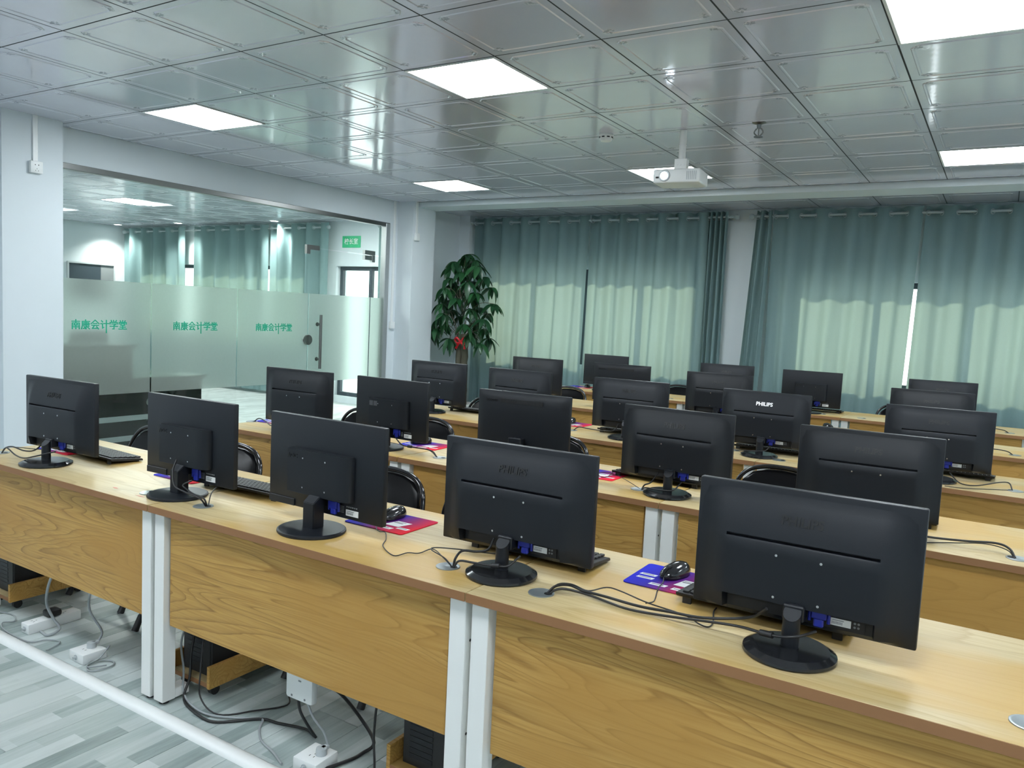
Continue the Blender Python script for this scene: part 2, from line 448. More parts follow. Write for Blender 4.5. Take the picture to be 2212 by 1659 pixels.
lights_ij = {(a, b) for a in (-1, 3, 7) for b in (1, 6)}
for i in range(-3, 11):
    for j in range(-3, 8):
        if (i, j) in lights_ij: continue
        x0, y0 = GX+TS*i, GY+TS*j
        if i == -3: link('ceiling_tile', T_CUT, ceiling, (LW+0.26, y0+0.3, CZ))
        else: link('ceiling_tile', T_FULL, ceiling, (x0+0.3, y0+0.3, CZ))
T_R1 = tile_mesh(0.592, 0.40); T_R2 = tile_mesh(0.592, 0.58)
for i in range(-2, 10):
    x0 = GX+TS*i-0.08
    link('ceiling_tile', T_R1, ceiling, (x0+0.3, 8.245, CZ)); link('ceiling_tile', T_R2, ceiling, (x0+0.3, 8.745, CZ))
bm = B(); box(bm, 1.87, 3.4, -5.2, BY+0.2, CZ-0.001, CZ+0.01); box(bm, LW, 1.87, -5.2, 1.04, CZ-0.001, CZ+0.01); box(bm, LW, -6.02, 8.04, BY, CZ-0.001, CZ+0.01)
obj('plain_border', bm, 'tile', ceiling, None)

# left wall: header over the glass, wall ends
bm = B()
box(bm, LW-0.12, LW, 3.35, 7.43, 2.53, CZ+0.012); box(bm, LW-0.12, LW, -5.2, 3.35, 0, CZ+0.012); box(bm, LW-0.12, LW, 7.43, BY+0.02, 0, CZ+0.012)
struct('wall_left', bm, 'wall')
bm = B(); box(bm, LW-0.02, -6.26, 2.96, 3.40, 0, CZ+0.012); struct('trim_1', bm, 'wall')             # near pillar
bm = B(); box(bm, LW-0.02, -6.205, 7.57, 8.0, 0, CZ+0.012); struct('trim_2', bm, 'wall')            # far pillar
bm = B(); box(bm, LW, 3.35, 7.66, 8.03, CZ-0.058, CZ+0.012); struct('trim_3', bm, 'wall')          # ceiling beam
bm = B(); box(bm, LW-0.02, -6.28, 8.86, BY+0.02, 0, CZ+0.012); struct('trim_4', bm, 'wall')        # corner boxing

# back wall shared by both rooms, with window openings
WIN = [(-14.0, -9.55, 0.9, 2.12), (-8.92, -8.03, 0.10, 2.12), (-6.12, -3.12, 0.9, 2.12), (-2.08, 1.2, 0.9, 2.02)]
bm = B(); xs = -14.6
for (a, b, z0, z1) in WIN:
    box(bm, xs, a, BY, BY+0.24, 0, 2.95); box(bm, a, b, BY, BY+0.24, 0, z0); box(bm, a, b, BY, BY+0.24, z1, 2.95); xs = b
box(bm, xs, 3.5, BY, BY+0.24, 0, 2.95)
struct('wall_back', bm, 'wall')
for n, (a, b, z0, z1) in enumerate(WIN):
    w = sempty('window_%d' % (n+5), ((a+b)/2, BY+0.12, z0)); hw = (b-a)/2; h = z1-z0
    bm = B(); t = 0.06
    box(bm, -hw, hw, -0.03, 0.03, 0, t, 0.004); box(bm, -hw, hw, -0.03, 0.03, h-t, h, 0.004)
    k = 1 if b-a < 1.5 else 3
    xsn = [-hw+t/2, hw-t/2] + ([hw-0.26] if k == 1 else [-hw+(b-a)*q/(k+1) for q in range(1, k+1)])
    for xx in xsn: box(bm, xx-t/2, xx+t/2, -0.03, 0.03, t*0.9, h-t*0.9, 0.004)
    obj('window_frame', bm, 'frame_dark', w)
    bm = B(); box(bm, -hw+0.02, hw-0.02, -0.004, 0.004, 0.03, h-0.03); obj('window_pane', bm, 'glass', w, None)
# remaining walls of both rooms
bm = B(); box(bm, 3.3, 3.5, -5.2, BY+0.1, 0, 2.95); struct('wall_right', bm, 'wall')
bm = B(); box(bm, LW-0.1, 3.5, -5.4, -5.2, 0, 2.95); struct('wall_front', bm, 'wall')
bm = B(); box(bm, -14.6, -14.4, 0.4, BY+0.1, 0, 2.95); struct('wall_far_left', bm, 'wall')
bm = B(); box(bm, -14.6, LW-0.1, 0.2, 0.4, 0, 2.95); struct('wall_office_front', bm, 'wall')
bm = B(); box(bm, -14.5, LW-0.06, 0.3, BY+0.02, -0.12, 0.0); struct('floor_office', bm, 'floor_far')
bm = B(); box(bm, -14.5, LW-0.1, 0.3, BY+0.1, CZ+0.0003, CZ+0.15); ceil2 = struct('ceiling_office', bm, 'gap')
for i in range(13):
    for j in range(15):
        link('ceiling_tile', T_FULL, ceil2, (-14.4+0.32+0.6*i, 0.4+0.3+0.6*(j-0.3), CZ))

# ------------------------------------------------------------------ glass partition (left)
GXP = LW-0.035
bm = B(); box(bm, GXP-0.03, GXP+0.04, 3.35, 7.43, 2.485, 2.532, 0.003); box(bm, GXP-0.03, GXP+0.04, 3.35, 7.43, 0.0, 0.03, 0.003)
struct('trim_5', bm, 'steel_dark')
bm = B(); box(bm, GXP-0.035, GXP+0.045, 7.355, 7.43, 0, 2.52, 0.004); struct('trim_6', bm, 'steel')
# the six characters of the partition lettering, drawn as square-cut strokes on a unit cell
LOGO = [
 [[(.04,.85),(.96,.85)], [(.5,1.03),(.5,.66)], [(.09,0),(.09,.66),(.91,.66),(.91,0)], [(.34,.58),(.40,.46)], [(.66,.58),(.60,.46)], [(.24,.42),(.76,.42)], [(.22,.22),(.78,.22)], [(.5,.42),(.5,.0)]],
 [[(.5,1.03),(.5,.86)], [(.08,.85),(1,.85)], [(.12,.85),(.12,.40),(.02,0)], [(.27,.70),(.86,.70),(.86,.43)], [(.18,.56),(1,.56)], [(.27,.43),(.86,.43)], [(.56,.80),(.56,.0),(.44,.02)], [(.28,.31),(.42,.20)], [(.22,.04),(.46,.15)], [(.92,.32),(.74,.22)], [(.64,.28),(.97,.0)]],
 [[(.5,1.02),(.02,.60)], [(.5,1.02),(.98,.60)], [(.28,.63),(.72,.63)], [(.08,.42),(.92,.42)], [(.42,.42),(.16,.06),(.82,.08)], [(.68,.26),(.92,.0)]],
 [[(.12,.97),(.25,.83)], [(.02,.62),(.25,.62),(.25,.10),(.40,.20)], [(.40,.64),(1.04,.64)], [(.73,1.02),(.73,-.42)]],
 [[(.18,1.02),(.27,.84)], [(.48,1.02),(.53,.85)], [(.84,1.02),(.72,.84)], [(.04,.60),(.04,.78),(.96,.78),(.96,.60)], [(.24,.60),(.78,.60),(.55,.44)], [(.03,.34),(1,.34)], [(.54,.46),(.54,.02),(.36,.02)]],
 [[(.5,1.03),(.5,.82)], [(.18,1),(.27,.85)], [(.82,1),(.73,.85)], [(.04,.62),(.04,.80),(.96,.80),(.96,.62)], [(.27,.68),(.73,.68),(.73,.47),(.27,.47),(.27,.68)], [(.15,.25),(.85,.25)], [(.5,.46),(.5,.02)], [(.0,.02),(1,.02)]]]
def logo_strokes(bm, x, yc, z0, pitch=0.0812, cw=0.070, ch=0.072, th=0.0100):
    y = yc-3*pitch+0.005; lift = 0.0012
    for c, strokes in enumerate(LOGO):
        for st in strokes:
            for (a0, b0), (a1, b1) in zip(st, st[1:]):
                p = Vector((y+c*pitch+a0*cw, z0+b0*ch)); q = Vector((y+c*pitch+a1*cw, z0+b1*ch)); d = (q-p).normalized()
                t2 = th*(1.0 if abs(d.y) > 0.7 else 0.86); n = Vector((-d.y, d.x))*t2/2; e = d*t2*0.42
                prism(bm, [tuple(p-e+n), tuple(q+e+n), tuple(q+e-n), tuple(p-e-n)], 'x', x, x+lift); lift += 0.00002
panes = [(3.36, 4.288, 0.03, 2.495), (4.296, 5.221, 0.03, 2.495), (5.229, 6.158, 0.03, 2.495)]
def film(parent, y0, y1):
    bm = B(); box(bm, GXP+0.0075, GXP+0.0095, y0+0.003, y1-0.003, 0.652, 1.623)
    return obj('frosted_film', bm, 'frost', parent, None)
for n, (y0, y1, z0, z1) in enumerate(panes):
    bm = B(); box(bm, GXP-0.006, GXP+0.006, y0, y1, z0, z1, 0.001); w = struct('window_%d' % (n+1), bm, 'glass')
    film(w, y0, y1)
    yc = (3.822, 4.752, 5.694)[n]
    bm = B(); logo_strokes(bm, GXP+0.0097, yc, 1.213)
    obj('logo_lettering', bm, 'green', w, None)
bm = B(); box(bm, GXP-0.006, GXP+0.006, 6.166, 7.355, 2.125, 2.495, 0.001); w4 = struct('window_4', bm, 'glass')
bm = B(); box(bm, GXP-0.006, GXP+0.006, 7.152, 7.355, 0.03, 2.118, 0.001); sl = obj('side_pane', bm, 'glass', w4, None); film(sl, 7.152, 7.355)
door = None
bm = B(); box(bm, GXP-0.006, GXP+0.006, 6.168, 7.142, 0.015, 2.115, 0.001); door = struct('door_1', bm, 'glass')
film(door, 6.168, 7.142)
bm = B(); cyl(bm, (GXP+0.065, 6.30, 0.80), (GXP+0.065, 6.30, 1.395), 0.016, n=16)
for zz in (0.905, 1.29): cyl(bm, (GXP+0.006, 6.30, zz), (GXP+0.065, 6.30, zz), 0.011, n=12); cyl(bm, (GXP+0.006, 6.30, zz), (GXP+0.016, 6.30, zz), 0.022, n=16)
obj('door_handle', bm, 'steel_dark', door)
bm = B(); cyl(bm, (GXP-0.018, 6.158, 1.118), (GXP+0.03, 6.158, 1.118), 0.055, n=28)
box(bm, GXP+0.028, GXP+0.034, 6.150, 6.166, 1.068, 1.168); obj('door_lock', bm, 'steel_dark', door)
bm = B(); prism(bm, [(6.115, 2.05), (6.165, 2.05), (6.165, 2.098), (6.30, 2.098), (6.30, 2.148), (6.115, 2.148)], 'x', GXP-0.018, GXP+0.02, 0.002)
obj('patch_fitting', bm, 'steel_dark', door)
bm = B()
box(bm, GXP-0.02, GXP+0.022, 7.02, 7.14, 2.060, 2.112, 0.003); box(bm, GXP-0.02, GXP+0.022, 7.02, 7.20, 2.122, 2.172, 0.003); box(bm, GXP-0.02, GXP+0.022, 7.146, 7.20, 2.04, 2.12, 0.003)
obj('hinge', bm, 'steel', door)
bm = B(); box(bm, GXP-0.02, GXP+0.022, 7.03, 7.20, 0.60, 0.65, 0.003); obj('hinge', bm, 'steel', door)

# ------------------------------------------------------------------ light panels
def light_panel(x, y, label, group='square ceiling light panels', lamp='lamp'):
    t = thing('ceiling_light', label, 'light', (x, y, CZ), 0, group)
    bm = B(); h = 0.296
    for s in (-1, 1):
        box(bm, -h, h, s*h-s*0.014 if s > 0 else -h, s*h if s > 0 else -h+0.014, -0.006, 0.008, 0.001)
        box(bm, s*h-s*0.014 if s > 0 else -h, s*h if s > 0 else -h+0.014, -h+0.014, h-0.014, -0.006, 0.008, 0.001)
    obj('light_frame', bm, 'plastic_white', t)
    bm = B(); box(bm, -h+0.012, h-0.012, -h+0.012, h-0.012, -0.004, 0.006); obj('diffuser', bm, lamp, t, None)
    return t
LL = {(-1, 1): 'lit square panel above the near end of the glass wall', (3, 1): 'large lit square panel in the middle of the ceiling',
      (7, 1): 'lit square panel cut by the top right corner', (-1, 6): 'small lit square panel close to the beam and the glass door',
      (3, 6): 'lit square panel half hidden behind the projector', (7, 6): 'lit square panel at the right edge close to the beam'}
for (i, j), lb in LL.items(): light_panel(GX+TS*i+0.3, GY+TS*j+0.3, lb)
for j, ln in ((-4, 'first'), (-9, 'second')):
    for i, cn in ((-1, 'left'), (3, 'middle'), (7, 'right'), (11, 'far right')):
        light_panel(GX+TS*i+0.3, GY+TS*j+0.3, 'lit square panel towards the front wall, %s line, %s' % (ln, cn))
for j in (1, 6): light_panel(GX+TS*11+0.3, GY+TS*j+0.3, 'lit square panel beside the right wall, %s' % ('near' if j == 1 else 'close to the beam'))
light_panel(-10.4, 6.6, 'dim square panel on the office ceiling behind glass')
for xx, yy, lb in ((-7.6, 2.2, 'just behind the glass wall, front'), (-7.6, 5.0, 'just behind the glass wall, middle'), (-7.6, 7.7, 'just behind the glass door'), (-10.4, 3.0, 'near the office front wall'), (-12.9, 3.5, 'near the office end wall')):
    light_panel(xx, yy, 'unseen fill panel added on the office ceiling '+lb, lamp='office_fill')  # extra panels, added out of sight as fill light for the office
for xx, yy, lb in ((-14.0, 8.6, 'round downlight nearest the office end wall'), (-12.3, 8.65, 'round downlight in the middle of the office curtains'), (-10.0, 8.75, 'round downlight nearest the glass door side')):
    t = thing('downlight', lb, 'light', (xx, yy, CZ), 0, 'office downlights')
    bm = B(); lathe(bm, [(0.07, 0.0), (0.085, -0.004), (0.075, -0.012), (0.06, -0.012), (0.06, -0.004)], 24); obj('light_ring', bm, 'plastic_white', t)
    bm = B(); lathe(bm, [(0.0001, -0.008), (0.06, -0.008), (0.06, -0.002), (0.0001, -0.002)], 24); obj('bulb', bm, 'downlight', t)
    sd = bpy.data.lights.new('downlight_beam', 'SPOT'); sd.energy = 190; sd.spot_size = math.radians(125); sd.spot_blend = 0.9; sd.shadow_soft_size = 0.05; sd.color = (1, 0.98, 0.95)
    so = bpy.data.objects.new('downlight_beam', sd); COL.objects.link(so); so.parent = t; so.location = (0, 0, -0.02)

# ------------------------------------------------------------------ curtains
def curtain(name, label, x0, x1, zt, zb, period, amp, seed, lean=(0, 0), group='teal curtains', y=8.90, taper=0.8, rod_z=2.700):
    rnd = random.Random(seed); t = thing(name, label, 'curtain', (x0, y, zb), 0, group)
    W = x1-x0; n = max(2, round(W/period)); N = n*14; H = zt-zb; rows = []
    ph = [rnd.uniform(-0.6, 0.6) for _ in range(4)]
    for iz in range(15):
        v = iz/14; z = H*v; r = []
        for ix in range(N+1):
            u = ix/N
            s = math.sin(2*PI*n*u)
            s = math.copysign(abs(s)**0.75, s)
            low = (0.55+0.45*math.sin(5*u+ph[0])*math.sin(9*u+ph[1]))
            a = amp*(v**0.6*1.0+(1-v**0.6)*low*taper)
            extra = (1-v)*0.018*math.sin(2*PI*n*2.3*u+ph[2]*4)
            xx = W*u+lean[0]*(1-v)*(1-u)+lean[1]*(1-v)*u + 0.012*math.sin(3*v+7*u+ph[3])*(1-v)
            r.append((xx, a*s+extra, z+(0.006*math.cos(4*PI*n*u) if iz == 14 else 0)))
        rows.append(r)
    bm = B(); grid(bm, rows); obj('curtain_cloth', bm, 'curtain', t, 180)
    for q in range(2*n):
        u = q/(2*n)+0.0
        if q == 0: u = 0.08/n
        bm = B(); torus(bm, (W*u, 0.0, rod_z-zb), (1, 0.9 if q % 2 else -0.9, 0), 0.024, 0.006, 14, 6); obj('eyelet_ring', bm, 'rod', t)
    return t
def rod(label, x0, x1, z, y=8.90):
    t = thing('curtain_rod', label, 'rod', ((x0+x1)/2, y, z), 0); h = (x1-x0)/2
    bm = B(); cyl(bm, (-h, 0, 0), (h, 0, 0), 0.0135, n=14); obj('pole', bm, 'rod', t)
    for s in (-1, 1):
        bm = B(); lathe(bm, [(0.0001, -0.04), (0.014, -0.038), (0.018, -0.03), (0.014, -0.02), (0.028, -0.008), (0.033, 0.01), (0.026, 0.03), (0.0001, 0.038)], 16)
        bmesh.ops.rotate(bm, cent=(0, 0, 0), matrix=Matrix.Rotation(PI/2*s, 3, 'Y'), verts=bm.verts); bmesh.ops.translate(bm, vec=(s*(h+0.03), 0, 0), verts=bm.verts)
        obj('finial', bm, 'rod', t)
    for xx in (-h+0.06, h-0.06):
        bm = B(); box(bm, xx-0.008, xx+0.008, 0.0, BY-y, -0.006, 0.006); torus(bm, (xx, 0, 0), (1, 0, 0), 0.018, 0.005, 12, 6); obj('bracket', bm, 'rod', t)
    return t
rod('pale curtain rod left of the white wall gap', -6.26, -2.70, 2.705); rod('pale curtain rod right of the white wall gap', -2.46, 1.7, 2.705)
curtain('curtain', 'teal curtain behind the leafy tree, leftmost of the room', -6.22, -4.49, 2.765, 0.05, 0.27, 0.045, 1, lean=(0, -0.06))
curtain('curtain', 'teal curtain left of the white wall gap, with bunched right edge', -4.47, -2.98, 2.765, 0.05, 0.26, 0.045, 2, lean=(-0.03, 0))
curtain('curtain', 'narrow bunched teal curtain edge just left of the white wall gap', -2.99, -2.76, 2.765, 0.05, 0.065, 0.05, 3, group=None)
curtain('curtain', 'narrow bunched teal curtain edge just right of the white wall gap', -2.44, -2.27, 2.765, 0.05, 0.085, 0.05, 4, lean=(-0.13, -0.05), group=None)
curtain('curtain', 'teal curtain right of the white wall gap, beside the bright slit', -2.26, -0.80, 2.765, 0.05, 0.27, 0.045, 5, lean=(0.0, -0.09))
curtain('curtain', 'teal curtain at the right edge of the photo', -0.78, 1.5, 2.765, 0.05, 0.27, 0.045, 6, lean=(-0.06, 0))
# office curtains
rod('pale curtain rod behind the glass wall', -14.25, -9.0, 2.70)
curtain('curtain', 'pale teal office curtain beside the end wall, behind glass', -14.28, -12.45, 2.765, 0.05, 0.36, 0.06, 7, group='office curtains')
curtain('curtain', 'teal office curtain in the middle, behind glass', -12.2, -10.3, 2.765, 0.05, 0.36, 0.06, 8, group='office curtains')
curtain('curtain', 'teal office curtain nearest the office sign, behind glass', -10.25, -8.95, 2.765, 0.05, 0.36, 0.06, 9, group='office curtains')
curtain('curtain', 'narrow teal curtain strip behind the glass door edge', -7.93, -7.70, 2.765, 0.05, 0.12, 0.04, 10, group='office curtains')

# ------------------------------------------------------------------ desks
L = 1.405; ROWY = [1.703, 3.077, 4.419, 5.885, 7.258]; ROWDX = [0.0, 0.008, 0.045, 0.02, 0.015]; DEPTH = 0.62
ORD = ['front', 'second', 'third', 'fourth', 'back']
def make_desk():
    t = thing('training_desk', 'x', 'desk')
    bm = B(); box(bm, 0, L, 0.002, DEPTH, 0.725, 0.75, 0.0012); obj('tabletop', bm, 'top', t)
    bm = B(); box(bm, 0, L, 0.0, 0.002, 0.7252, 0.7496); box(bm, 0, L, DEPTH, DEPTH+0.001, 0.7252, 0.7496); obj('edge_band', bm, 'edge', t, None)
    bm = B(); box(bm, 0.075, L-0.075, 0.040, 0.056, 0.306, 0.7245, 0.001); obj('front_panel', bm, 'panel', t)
    for s in (0, 1):
        x0 = 0.008 if s == 0 else L-0.062; x1 = x0+0.054
        bm = B()
        box(bm, x0, x1, 0.022, 0.075, 0.012, 0.7248, 0.0015); box(bm, x0, x1, DEPTH-0.075, DEPTH-0.022, 0.012, 0.7248, 0.0015)
        box(bm, x0+0.001, x1-0.001, 0.0755, 0.135, 0.013, 0.048, 0.0015); box(bm, x0+0.001, x1-0.001, DEPTH-0.135, DEPTH-0.0755, 0.013, 0.048, 0.0015); box(bm, x0+0.001, x1-0.001, 0.0755, DEPTH-0.0755, 0.69, 0.7245, 0.0015)
        lf = obj('leg_frame', bm, 'white_metal', t)
        for yy in (0.048, DEPTH-0.048):
            bm = B(); cyl(bm, ((x0+x1)/2, yy, 0.0), ((x0+x1)/2, yy, 0.0125), 0.018, n=12); obj('leg_foot', bm, 'black', lf)
        bm = B(); xf = x1+0.0003 if s == 0 else x0-0.0003; xo = (x0-0.0006) if s == 0 else (x1+0.0006)
        for zz in (0.33, 0.60): cyl(bm, (xo-0.0008, 0.048, zz), (xo+0.0008, 0.048, zz), 0.004, n=10)
        obj('screw_hole', bm, 'print_black', lf)
    return t
desk0 = make_desk(); first = [True]
SIDE = ['left', 'middle', 'right']
def put(proto, used, loc, rz, label, group):
    if not used:
        used.append(1); proto.location = loc; proto.rotation_euler = (0, 0, rz); proto['label'] = label; proto['group'] = group
        return proto
    return dup(proto, loc, rz, label, group)
used = []
for r in range(5):
    for k in range(3):
        x0 = -3.990+k*(L+0.004)+ROWDX[r]+(0.003 if k else 0)
        put(desk0, used, (x0, ROWY[r], 0), 0, 'wooden desk with white metal legs, %s desk of the %s row' % (SIDE[k], ORD[r]), 'wooden computer desks')

fd = [o for o in COL.objects if o.get('label', '').endswith('left desk of the front row')][0]
for (px, py, w_, d_) in ((-2.905, 1.778, 0.035, 0.010), (-2.72, 1.762, 0.060, 0.007)):
    bm = B(); prism(bm, [(-w_/2, 0), (0, d_/2), (w_/2, d_*0.2), (w_*0.4, -d_*0.3), (0, -d_/2)], 'z', 0.7502, 0.7505)
    bmesh.ops.translate(bm, vec=(px+3.990, py-1.703, 0), verts=bm.verts); o = obj('smudge', bm, 'pink', fd, None); o['label'] = 'pink crayon smudge'
# cable grommets: round silver caps set in the tabletops (a thing each, they lift out)
def make_grommet():
    t = thing('cable_grommet', 'x', 'grommet')
    bm = B(); lathe(bm, [(0.036, 0.0), (0.036, 0.0022), (0.033, 0.0032), (0.030, 0.0026), (0.0001, 0.0026)], 28); obj('cap', bm, 'silver', t)
    bm = B()
    b2 = bmesh.new(); lathe(b2, [(0.0001, 0.0027), (0.011, 0.0027), (0.011, 0.0034), (0.0001, 0.0034)], 14)
    bmesh.ops.translate(b2, vec=(0.020, 0.002, 0), verts=b2.verts); merge(bm, b2); obj('cable_slot', bm, 'cavity', t)
    return t
grom0 = make_grommet(); gu = []
GROM = [(0, -3.893, 1.828, 0.4), (0, -2.739, 1.815, 2.0), (0, -2.427, 1.822, 0.2), (0, -1.337, 1.849, 0.0), (0, -1.010, 1.833, 0.0), (0, 0.105, 1.814, 0.3),
        (1, -3.985, 3.342, 0.0), (1, -2.410, 3.222, 0.0), (1, -1.330, 3.265, 0.0), (1, 0.100, 3.180, 3.0),
        (2, -2.40, 4.66, 0.0), (2, -1.335, 4.72, 0.0), (2, -1.030, 4.575, 0.0), (2, 0.105, 4.60, 3.0), (3, 0.115, 6.02, 3.0), (3, -1.0, 6.04, 0), (4, 0.09, 7.40, 3.0), (4, -1.33, 7.40, 0), (4, -2.75, 7.40, 0), (4, -1.0, 7.39, 0)]
cnt = {}
for r, x, y, a in GROM:
    cnt[r] = cnt.get(r, 0)+1
    nth = ['first', 'second', 'third', 'fourth', 'fifth', 'sixth'][cnt[r]-1]
    if r in (0,): pass
    put(grom0, gu, (x, y, 0.75), a, '%s silver cable grommet from the left in the %s row' % (nth, ORD[r]), 'silver cable grommets')

# ------------------------------------------------------------------ monitors
def interp(x, pts):
    for (a, va), (b, vb) in zip(pts, pts[1:]):
        if x <= b: 
            t = 0 if b == a else (x-a)/(b-a); t = max(0, min(1, t)); t = t*t*(3-2*t); return va+(vb-va)*t
    return pts[-1][1]
def monitor_front(t, w, z0, z1, yb):
    bm = B(); box(bm, -w/2, w/2, yb, yb+0.022, z0, z1, 0.004, 2); obj('screen_housing', bm, 'mon', t)
    bm = B(); box(bm, -w/2+0.012, w/2-0.012, yb+0.0215, yb+0.0228, z0+0.018, z1-0.012); obj('screen', bm, 'screen', t, None)
def vga(t, x, y, z):
    bm = B(); box(bm, x-0.017, x+0.017, y-0.008, y+0.008, z-0.012, z+0.014, 0.002); box(bm, x-0.011, x+0.011, y-0.007, y+0.007, z-0.032, z-0.011, 0.003)
    for s in (-1, 1): cyl(bm, (x+s*0.021, y, z-0.02), (x+s*0.021, y, z+0.01), 0.004, n=8)
    obj('video_plug', bm, 'blue', t)
def sticker(t, x, y, z, s=1.0):
    bm = B(); box(bm, x-0.026*s, x+0.026*s, y-0.0012, y, z-0.010*s, z+0.010*s); st = obj('sticker', bm, 'sticker', t, None)
    bm = B()
    for q in range(8): box(bm, x-0.022*s+q*0.0035*s, x-0.022*s+(q*0.0035+0.0018)*s, y-0.0016, y-0.0011, z-0.006*s, z+0.002*s)
    box(bm, x-0.022*s, x+0.008*s, y-0.0016, y-0.0011, z+0.004*s, z+0.006*s)
    obj('barcode', bm, 'print_grey', st, None)
def make_slot_monitor():
    t = thing('monitor', 'x', 'monitor'); w, z0, z1, yb = 0.508, 0.054, 0.372, 0.058
    monitor_front(t, w, z0, z1, yb)
    # back shell: sloped top above a ledge slot, flat centre plateau, recess at the bottom
    X = [-0.2505, -0.235, -0.215, -0.195, -0.180, -0.171, -0.165, -0.12, -0.06, 0, 0.06, 0.12, 0.165, 0.171, 0.180, 0.195, 0.215, 0.235, 0.2505]
    def side(x): return interp(abs(x), [(0, 1), (0.166, 1), (0.249, 0.02), (0.2505, 0.0)])
    zt = [(z1-0.004, 0.0), (z1-0.015, 0.02), (0.335, 0.30), (0.30, 0.62), (0.27, 0.82), (0.2530, 0.90)]
    def yy(x, d): return yb+0.001-0.038*side(x)*d
    bm = B()
    rows = [[(x, yy(x, d), z) for x in X] for z, d in zt]
    def slot_rows(x):
        ins = abs(x) <= 0.166
        return [(0.2527, 0.902 if not ins else 0.50), (0.2462, 0.925 if not ins else 0.50), (0.2458, 0.928 if not ins else 0.92), (0.2410, 0.945 if not ins else 1.0)]
    for q in range(4): rows.append([(x, yy(x, slot_rows(x)[q][1]), slot_rows(x)[q][0]) for x in X])
    rows += [[(x, yy(x, 1.0), z) for x in X] for z in (0.215, 0.15, 0.104)]
    def rec(x): return abs(x) <= 0.166
    rows.append([(x, yy(x, 1.0 if not rec(x) else 0.25), 0.103 if rec(x) else 0.100) for x in X])
    rows.append([(x, yy(x, 0.9 if not rec(x) else 0.2), 0.085) for x in X])
    rows.append([(x, yy(x, 0.75 if not rec(x) else 0.2), z0+0.012) for x in X])
    rows.append([(x, yb+0.001, z0+0.002) for x in X])
    grid(bm, rows)
    obj('back_cover', bm, 'mon', t, 33)
    bm = B(); box(bm, -0.150, 0.150, yb-0.0105, yb-0.0085, 0.068, 0.102); obj('port_panel', bm, 'cavity', t, None)
    bm = B(); put_text(bm, 'PHILIPS', 0.030, 0.0010, FACE_NEG_Y, (0.0, yb-0.0232, 0.301), bold=0.0008)
    bmesh.ops.transform(bm, matrix=Matrix.Translation((0, yb-0.0232, 0.301)) @ Matrix.Rotation(math.radians(-15.4), 4, 'X') @ Matrix.Translation((0, -(yb-0.0232), -0.301)), verts=bm.verts)
    obj('logo_lettering', bm, 'logo', t, None)
    for sx in (-1, 1):
        for z in (0.118, 0.218):
            bm = B(); cyl(bm, (sx*0.05, yb-0.036, z), (sx*0.05, yb-0.0388, z), 0.0032, n=10); obj('mounting_screw', bm, 'screw', t)
    bm = B(); cyl(bm, (0.0, 0.0, 0.012), (0, 0, 0.098), 0.021, 0.020, n=20)
    bmesh.ops.scale(bm, vec=(1, 0.85, 1), verts=bm.verts)
    for v in bm.verts:
        if v.co.z > 0.09: v.co.z += v.co.y*0.9
    box(bm, -0.024, 0.024, 0.008, yb-0.006, 0.075, 0.112, 0.003); obj('neck', bm, 'mon', t)
    bm = B(); lathe(bm, [(0.100, 0.0), (0.105, 0.004), (0.104, 0.010), (0.088, 0.0185), (0.0001, 0.020)], 40)
    obj('base', bm, 'mon_gloss', t, 25)
    vga(t, 0.052, yb-0.018, 0.097)
    sticker(t, 0.098, yb-0.0107, 0.084, 0.85)
    bm = B()
    for q in range(4): cyl(bm, (0.128+0.008*(q % 2), yb-0.0107, 0.080+0.009*(q//2)), (0.128+0.008*(q % 2), yb-0.0111, 0.080+0.009*(q//2)), 0.0028, n=10)
    obj('compliance_print', bm, 'print_grey', t, None)
    return t
